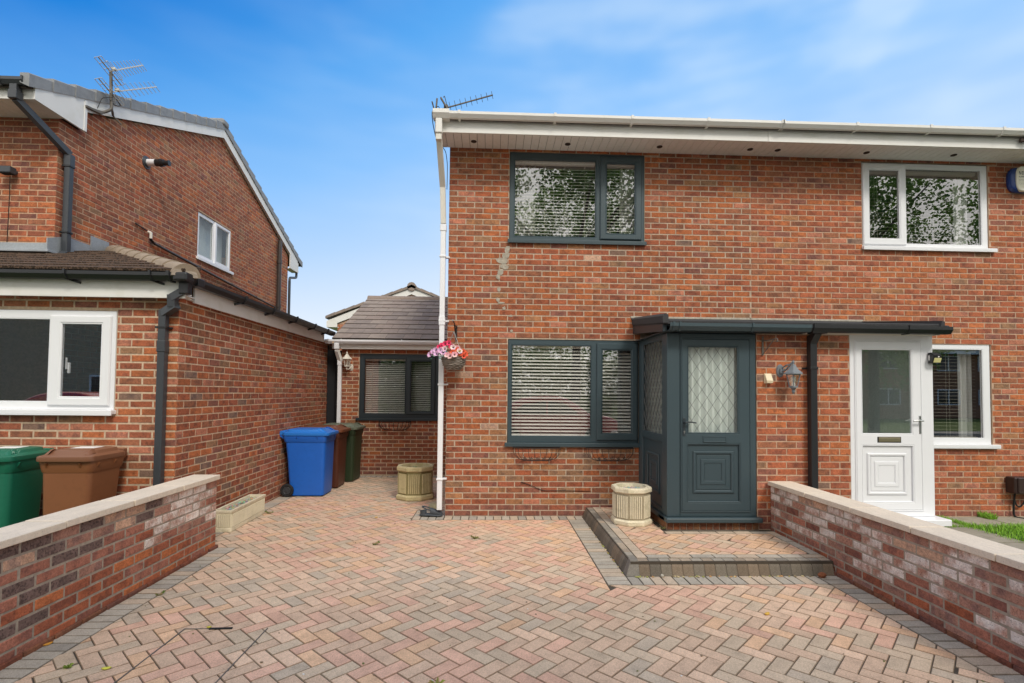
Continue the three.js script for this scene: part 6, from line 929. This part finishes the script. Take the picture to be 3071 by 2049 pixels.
// ------------------------------------------------------------------ neighbour's slabs and lawn on the right
{ const path = struct('front_path', uvm(bx(3.93, 9.2, -0.06, -0.03, 0.0, 6.6, 0), 1), std([0.09, 0.08, 0.06], 1, { map: mortarMap })), R = rng(120);
  const slab = (x0, x1, z0, z1) => { const m = obj('paving_slab', uvm(bx(x0 + 0.006, x1 - 0.006, -0.04, 0.0, z0 + 0.006, z1 - 0.006, 0.006), 1, R(), R()), [M.slab, M.slab2][R() < 0.5 ? 0 : 1], path); m.position.y = (R() - 0.5) * 0.008; m.rotation.x = (R() - 0.5) * 0.008; };
  for (const x of [3.95, 4.6, 5.25, 5.9, 6.55, 7.2, 7.85, 8.5]) slab(x, x + 0.65, 0.01, 0.56);
  for (let j = 0; j < 9; j++) for (const x of [3.95, 4.6, 5.25, 5.9]) slab(x, x + 0.65, 0.57 + j * 0.65, 0.57 + (j + 1) * 0.65);
  const lawn = struct('lawn', uvm(bx(6.58, 14, -0.06, -0.004, 0.60, 6.6, 0), 1), M.turf);
  const bl = new THREE.BufferGeometry(); bl.setAttribute('position', new THREE.Float32BufferAttribute([-0.004, 0, 0, 0.004, 0, 0, 0.003, 0.04, 0.006, -0.004, 0, 0, 0.003, 0.04, 0.006, -0.003, 0.04, 0.006, -0.003, 0.04, 0.006, 0.003, 0.04, 0.006, 0.0, 0.075, 0.022], 3)); bl.computeVertexNormals();
  const n = 16000, im = new THREE.InstancedMesh(clean(bl), std([1, 1, 1], 0.8, { side: THREE.DoubleSide }), n), m4 = new THREE.Matrix4(), q = new THREE.Quaternion(), c = new THREE.Color();
  for (let i = 0; i < n; i++) { let x = 6.42 + R() * 3.2, z = 0.50 + R() * 2.2; const ed = Math.min((x - 6.40) / 0.16, (z - 0.46) / 0.14) * (0.5 + R()); let s = 0.5 + 0.8 * R(); if (ed < 0.8) s *= 0.4 + 0.5 * ed; if (i < 700) { x = 6.54 + (R() - 0.5) * 0.06 + R() * R() * 0.1; z = 0.05 + R() * 0.6; s *= 0.55; } else if (i < 1100) { x = 7.21 + (R() - 0.5) * 0.10; z = 0.0 + R() * 0.18; s *= 1.0; } else if (i < 1700) { x = 6.2 + R() * 1.4; z = 0.565 + (R() - 0.5) * 0.05; s *= 0.6; }
    q.setFromEuler(new THREE.Euler((R() - 0.5) * 0.9, R() * 6.283, (R() - 0.5) * 0.9)); m4.compose(V(x, -0.004, z), q, V(s, s, s)); im.setMatrixAt(i, m4); const g = R(); c.setRGB(0.14 + 0.16 * g, 0.34 + 0.20 * g, 0.02 + 0.03 * g); im.setColorAt(i, c); }
  im.name = 'grass'; im.castShadow = im.receiveShadow = true; scene.add(im); tag(im, 'bright green grass creeping over the paving slabs on the right', 'grass'); im.userData.kind = 'stuff'; }

// ------------------------------------------------------------------ aerials
function yagi(t, name, mat, o) { // boom from a to b, elements along dir e
  const a = V(...o.a), b = V(...o.b), e = V(...o.e).normalize(), ax = b.clone().sub(a).normalize(), up = V().crossVectors(ax, e).normalize();
  obj('boom', [bar(o.a, o.b, 0.016, 0.016, 0.002)], mat, t);
  for (let i = 0; i < o.n; i++) { const p = a.clone().lerp(b, o.from + (0.99 - o.from) * i / (o.n - 1)), l = (o.len || 0.09) * (1.15 - 0.3 * i / o.n); const u = p.clone().addScaledVector(e, l), d = p.clone().addScaledVector(e, -l); obj('element', [rod(u.toArray(), d.toArray(), o.r || 0.0042, o.r || 0.0042, 6), bar(p.clone().addScaledVector(up, -0.012).toArray(), p.clone().addScaledVector(up, 0.014).toArray(), 0.012, 0.012, 0.002)], mat, t); }
  const dp = a.clone().lerp(b, o.from - 0.07); obj('dipole', [bx(-0.03, 0.03, -0.02, 0.02, -0.025, 0.025, 0.008).translate(dp.x, dp.y + 0.02, dp.z), tube([dp.clone().addScaledVector(e, 0.13), dp.clone().addScaledVector(e, 0.14).addScaledVector(ax, 0.02), dp.clone().addScaledVector(e, -0.14).addScaledVector(ax, 0.02), dp.clone().addScaledVector(e, -0.13)].map((p) => p.toArray()), 0.005, 6)], mat, t);
  // ladder shaped reflector behind the dipole
  const r0 = a.clone().addScaledVector(ax, 0.02), K = o.ref || 0.2; for (const s of [1, -1]) { const out = up.clone().multiplyScalar(s * 0.05).addScaledVector(ax, -0.01), c = (f, k) => r0.clone().addScaledVector(out, f).addScaledVector(e, k * K).toArray(), q = []; for (const f of [0.1, 1]) q.push(rod(c(f, -1), c(f, 1), 0.005, 0.005, 6)); for (const k of [-1, -0.6, -0.2, 0.2, 0.6, 1]) q.push(rod(c(0.1, k), c(1, k), 0.004, 0.004, 6)); obj('reflector', q, mat, t); }
}
{ const t = thing('tv_aerial', 'twin grey television aerial on a bent mast at the verge of the left house', 'aerial'), X = -4.86;
  obj('mast', [rod([X, 5.66, -0.66], [X, 6.12, -0.63], 0.020, 0.020, 12), tube([[X + 0.0, 5.68, -0.66], [X, 5.58, -0.66], [GX + 0.1, 5.50, -0.60], [GX + 0.09, 5.44, -0.40], [GX + 0.09, 5.42, -0.32]], 0.020, 8)], M.oldSteel, t);
  obj('bracket', [bar([GX + 0.095, 5.42, -0.30], [GX + 0.095, 5.47, -0.58], 0.05, 0.03), tube([[X, 5.62, -0.66], [X - 0.02, 5.56, -0.72], [GX + 0.10, 5.56, -0.80]], 0.016, 8), ...[0, 1, 2].map((k) => rod([GX + 0.1, 5.56, -0.78], [GX + 0.12 + 0.03 * k, 5.52 - 0.03 * k, -0.86], 0.010))], M.oldSteel, t);
  yagi(t, 'upper', M.lightSteel, { a: [X, 6.09, -0.60], b: [X - 0.05, 6.66, -1.36], e: [0.12, -0.36, -0.80], n: 10, from: 0.20, len: 0.105, ref: 0.21 });
  yagi(t, 'lower', M.lightSteel, { a: [X, 5.80, -0.62], b: [X - 0.05, 6.52, -1.70], e: [0.12, -0.36, -0.80], n: 9, from: 0.22, len: 0.105, ref: 0.21 });
  obj('cable', [tube([[X, 6.05, -0.64], [X + 0.03, 5.98, -0.62], [X + 0.01, 5.86, -0.65], [X + 0.03, 5.74, -0.64], [X - 0.02, 5.66, -0.52], [GX + 0.1, 5.5, -0.5]], 0.005, 6), tube([[X, 5.80, -0.70], [X + 0.04, 5.70, -0.78], [X + 0.02, 5.66, -0.70], [X, 5.70, -0.62]], 0.005, 6)], M.iron, t); }
{ const t = thing('tv_aerial', 'single television aerial above the left end of the white gutter', 'aerial');
  obj('mast', [bar([-0.235, 5.40, -0.30], [-0.21, 5.67, -0.28], 0.022, 0.022), bar([-0.24, 5.52, -0.3], [-0.13, 5.36, -0.32], 0.03, 0.03), bar([-0.16, 5.68, -0.28], [-0.05, 5.50, -0.28], 0.045, 0.02)], M.oldSteel, t);
  yagi(t, 'yagi', M.oldSteel, { a: [-0.26, 5.505, -0.32], b: [0.56, 5.742, -0.28], e: [-0.24, 0.80, 0.55], n: 9, from: 0.28, len: 0.055, r: 0.0035, ref: 0.12 });
  obj('cable', [tube([[-0.14, 5.45, -0.3], [-0.16, 5.40, 0.0], [-0.19, 5.10, 0.42], [-0.18, 4.95, 0.40], [-0.15, 4.84, 0.2], [-0.06, 4.80, 0.01], [-0.03, 4.62, 0.02], [-0.028, 4.4, 0.02], [-0.03, 4.28, 0.02]], 0.005, 6)], M.dark, t); }

// ------------------------------------------------------------------ the street behind the camera, seen mirrored in the windows
struct('pavement', uvm(bx(-60, 60, -0.049, -0.004, 6.62, 8.4, 0), 1), M.footway);
struct('kerb', uvm(bx(-60, 60, -0.12, 0.0, 8.402, 8.53, 0.01), 1), M.slab);
struct('road', uvm(bx(-60, 60, -0.16, -0.045 - 0.001, 8.532, 15.0, 0), 1), M.asphalt).position.y = 0.006;
struct('pavement', uvm(bx(-60, 60, -0.049, 0.0, 15.1, 17.0, 0), 1), M.footway);
function car(label, pos, turn, paintMat, group) {
  const t = thing('parked_car', label, 'car', pos, turn), prof = [[-2.0, 0.32], [-2.05, 0.62], [-1.98, 0.92], [-1.55, 1.08], [-1.35, 1.18], [-0.85, 1.42], [-0.2, 1.49], [0.35, 1.44], [0.95, 1.08], [1.05, 0.98], [1.75, 0.86], [2.02, 0.66], [2.05, 0.40], [1.95, 0.28]];
  const s = new THREE.Shape(); s.moveTo(...prof[0]); s.splineThru(prof.slice(1).map((p) => new THREE.Vector2(...p))); s.lineTo(1.62, 0.25); s.absarc(1.28, 0.31, 0.36, 0, Math.PI, false); s.lineTo(-0.92, 0.25); s.absarc(-1.28, 0.31, 0.36, 0, Math.PI, false); s.lineTo(-2.0, 0.32);
  obj('body', smooth(clean(new THREE.ExtrudeGeometry(s, { depth: 1.44, bevelEnabled: true, bevelThickness: 0.13, bevelSize: 0.08, bevelSegments: 4, curveSegments: 16 }).translate(0, 0, -0.72)), 0.6), paintMat, t);
  for (const z of [1, -1]) { obj('side_window', prism([[-1.3, 1.02], [-0.85, 1.33], [-0.2, 1.40], [-0.2, 1.0]], 0.02).translate(0, 0, z > 0 ? 0.842 : -0.862), M.carGlass, t); obj('side_window', prism([[-0.14, 1.0], [-0.14, 1.40], [0.30, 1.36], [0.85, 1.02]], 0.02).translate(0, 0, z > 0 ? 0.842 : -0.862), M.carGlass, t); obj('mirror', bx(0.72, 0.88, 0.98, 1.1, z * 0.95 - 0.09, z * 0.95 + 0.09, 0.04, 2), paintMat, t); obj('handle', bx(-0.45, -0.28, 0.88, 0.91, z * 0.85 - 0.01, z * 0.85 + 0.02, 0.006), paintMat, t); obj('headlight', bx(1.78, 2.0, 0.66, 0.80, z * 0.6 - 0.16, z * 0.6 + 0.16, 0.05, 2), M.chrome, t); obj('tail_light', bx(-2.06, -1.9, 0.75, 0.98, z * 0.66 - 0.1, z * 0.66 + 0.1, 0.04, 2), std([0.4, 0.02, 0.02], 0.3), t); }
  obj('windscreen', bx(-0.36, 0.36, -0.01, 0.01, -0.62, 0.62, 0.004).rotateZ(-0.54).translate(0.70, 1.275, 0), M.carGlass, t); obj('rear_window', bx(-0.27, 0.27, -0.01, 0.01, -0.6, 0.6, 0.004).rotateZ(0.46).translate(-1.12, 1.34, 0), M.carGlass, t);
  for (const x of [1.28, -1.28]) for (const z of [0.72, -0.72]) { const w = new THREE.Group(); w.name = 'wheel'; w.position.set(x, 0.31, z); t.add(w); obj('tyre', new THREE.TorusGeometry(0.23, 0.08, 12, 32).scale(1, 1, 1.2), M.rubber, w); obj('rim', rod([0, 0, -0.08], [0, 0, 0.08], 0.19, 0.19, 24), M.chrome, w); }
  return t;
}
const red = phy([0.66, 0.030, 0.030], 0.25, { clearcoat: 1, clearcoatRoughness: 0.05 }), ink = phy([0.012, 0.013, 0.016], 0.25, { clearcoat: 1, clearcoatRoughness: 0.05 });
car('red hatchback parked at the kerb, mirrored in the lower grey window', [2.45, -0.04, 9.75], 0, red);
car('red hatchback further along the road, mirrored in the left white window', [-9.6, -0.04, 9.9], 0.05, red);
car('black hatchback across the road, mirrored in the lower right window', [24.0, -0.04, 13.6], 0.1, ink);
function streetHouse(label, x0, x1, z, eave, ridge, mat, gableFront) {
  const t = thing('street_house', label, 'house'), cx = (x0 + x1) / 2, D = 8;
  obj('wall', gableFront ? prism([[x0, 0], [x1, 0], [x1, eave], [cx, ridge], [x0, eave]], D).translate(0, 0, z) : bx(x0, x1, 0, eave, z, z + D, 0), mat, t);
  if (gableFront) for (const s of [-1, 1]) { obj('roof', loft([z - 0.3, z + D + 0.3].map((q) => [[cx, ridge + 0.15, q], [cx + s * ((x1 - x0) / 2 + 0.4), eave - 0.1, q], [cx + s * ((x1 - x0) / 2 + 0.4), eave, q], [cx, ridge + 0.28, q]])), M.tileDark, t); obj('bargeboard', loft([z - 0.32, z - 0.28].map((q) => [[cx, ridge + 0.15, q], [cx + s * ((x1 - x0) / 2 + 0.4), eave - 0.1, q], [cx + s * ((x1 - x0) / 2 + 0.4), eave - 0.35, q], [cx, ridge - 0.1, q]])), M.white, t); }
  else { obj('roof', prism([[z - 0.5, eave], [z + D / 2, ridge], [z + D + 0.5, eave], [z + D + 0.5, eave - 0.12], [z - 0.5, eave - 0.12]], x1 - x0 + 0.6).rotateY(-faceR).translate(x1 + 0.3, 0, 0), M.tileDark, t); obj('fascia', bx(x0 - 0.3, x1 + 0.3, eave - 0.3, eave - 0.05, z - 0.53, z - 0.5, 0), M.white, t); }
  const n = Math.max(2, Math.round((x1 - x0) / 3.2)); for (let i = 0; i < n; i++) for (const y of [1.0, 3.6]) { const a = x0 + (x1 - x0) * (i + 0.5) / n - 0.9, w = new THREE.Group(); w.name = 'window'; t.add(w); if (gableFront && (y > 3 || i % 2)) continue; obj('frame', [frameGeo(a, a + 1.8, y, y + 1.2, 0.08, z - 0.06, z + 0.02, 0.01), bx(a + 0.86, a + 0.94, y, y + 1.2, z - 0.05, z, 0.01)], M.white, w); obj('pane', bx(a + 0.07, a + 1.73, y + 0.07, y + 1.13, z - 0.02, z + 0.01, 0), M.carGlass, w); }
  for (const w of t.children.filter((c) => c.name === 'window' && !c.children.length)) t.remove(w);
  return t;
}
const streetBrick = std([0.40, 0.18, 0.10], 0.95, { map: mortarMap }), buffBrick = std([0.62, 0.50, 0.33], 0.95, { map: mortarMap });
streetHouse('buff brick house whose plain gable faces the street, mirrored in the left window', -24, -14, 19, 5.2, 7.6, buffBrick, true);
streetHouse('red brick terrace across the street, mirrored in the white door glass', 21, 44, 32, 5.2, 7.6, streetBrick, false);
function tree(label, x, z, h, r, seed, low = 0.35) {
  const t = thing('street_tree', label, 'tree', [x, 0, z]), R = rng(seed), tr = [rod([0, -0.05, 0], [0.1, h * 0.45, 0.05], 0.24, 0.16, 10)]; for (let i = 0; i < 9; i++) { const a = R() * 6.283, y = h * (0.3 + 0.25 * R()); tr.push(rod([0.08, y, 0.03], [Math.cos(a) * r * 0.6, y + h * 0.25, Math.sin(a) * r * 0.6], 0.09, 0.03, 7)); } obj('trunk', tr, M.bark, t);
  const blobs = []; for (let i = 0; i < 110; i++) { const a = R() * 6.283, f = R(), y = h * (low + (1 - low) * f), q = r * Math.sqrt(Math.max(0.05, 1 - (2 * f - 0.85) ** 2)) * Math.sqrt(R()); blobs.push([Math.cos(a) * q, y - 0.5, Math.sin(a) * q, 0.8 + R() * 0.9]); }
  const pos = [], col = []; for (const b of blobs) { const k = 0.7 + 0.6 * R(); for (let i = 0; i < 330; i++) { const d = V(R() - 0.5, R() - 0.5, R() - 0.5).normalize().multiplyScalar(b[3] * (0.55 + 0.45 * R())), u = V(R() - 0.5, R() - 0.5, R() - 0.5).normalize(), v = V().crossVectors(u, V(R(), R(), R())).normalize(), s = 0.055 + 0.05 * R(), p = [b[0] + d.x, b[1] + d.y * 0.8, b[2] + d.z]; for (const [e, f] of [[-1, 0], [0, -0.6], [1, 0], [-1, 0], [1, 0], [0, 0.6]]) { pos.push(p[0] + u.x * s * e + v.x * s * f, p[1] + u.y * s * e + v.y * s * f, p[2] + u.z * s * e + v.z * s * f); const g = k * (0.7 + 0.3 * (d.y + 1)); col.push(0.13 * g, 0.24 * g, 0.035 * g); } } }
  const g = new THREE.BufferGeometry(); g.setAttribute('position', new THREE.Float32BufferAttribute(pos, 3)); g.setAttribute('color', new THREE.Float32BufferAttribute(col, 3)); g.computeVertexNormals(); obj('crown', g, M.leaf, t); return t;
}
tree('broad green tree across the road, mirrored in the upper grey window', 4.6, 18.0, 16, 6.0, 501, 0.18);
tree('broad green tree across the road, mirrored in the white upstairs window', 17.6, 18.0, 15.5, 6.0, 502, 0.20);
tree('smaller green tree across the road, mirrored left of the lower grey window', -4.6, 19.5, 9.5, 4.0, 503, 0.10);
{ const t = thing('garden_hedge', 'clipped green hedge across the road, mirrored in the lower windows', 'hedge', [4, 0, 21]), R = rng(606), pos = [], col = []; for (let i = 0; i < 26000; i++) { const p = [(R() - 0.5) * 22, R() * 3.4, (R() - 0.5) * 1.4], u = V(R() - 0.5, R() - 0.5, R() - 0.5).normalize(), v = V().crossVectors(u, V(R(), R(), R())).normalize(), s = 0.06 + 0.06 * R(), g = 0.6 + 0.5 * R(); for (const [e, f] of [[-1, 0], [0, -0.6], [1, 0], [-1, 0], [1, 0], [0, 0.6]]) { pos.push(p[0] + u.x * s * e + v.x * s * f, p[1] + u.y * s * e + v.y * s * f, p[2] + u.z * s * e + v.z * s * f); col.push(0.11 * g, 0.20 * g, 0.035 * g); } } const q = new THREE.BufferGeometry(); q.setAttribute('position', new THREE.Float32BufferAttribute(pos, 3)); q.setAttribute('color', new THREE.Float32BufferAttribute(col, 3)); q.computeVertexNormals(); obj('foliage', q, M.leaf, t); obj('stems', [-9, -6, -3, 0, 3, 6, 9].map((x) => rod([x, 0, 0], [x, 2.4, 0], 0.05, 0.02, 6)), M.bark, t); }

renderer.render(scene, camera);
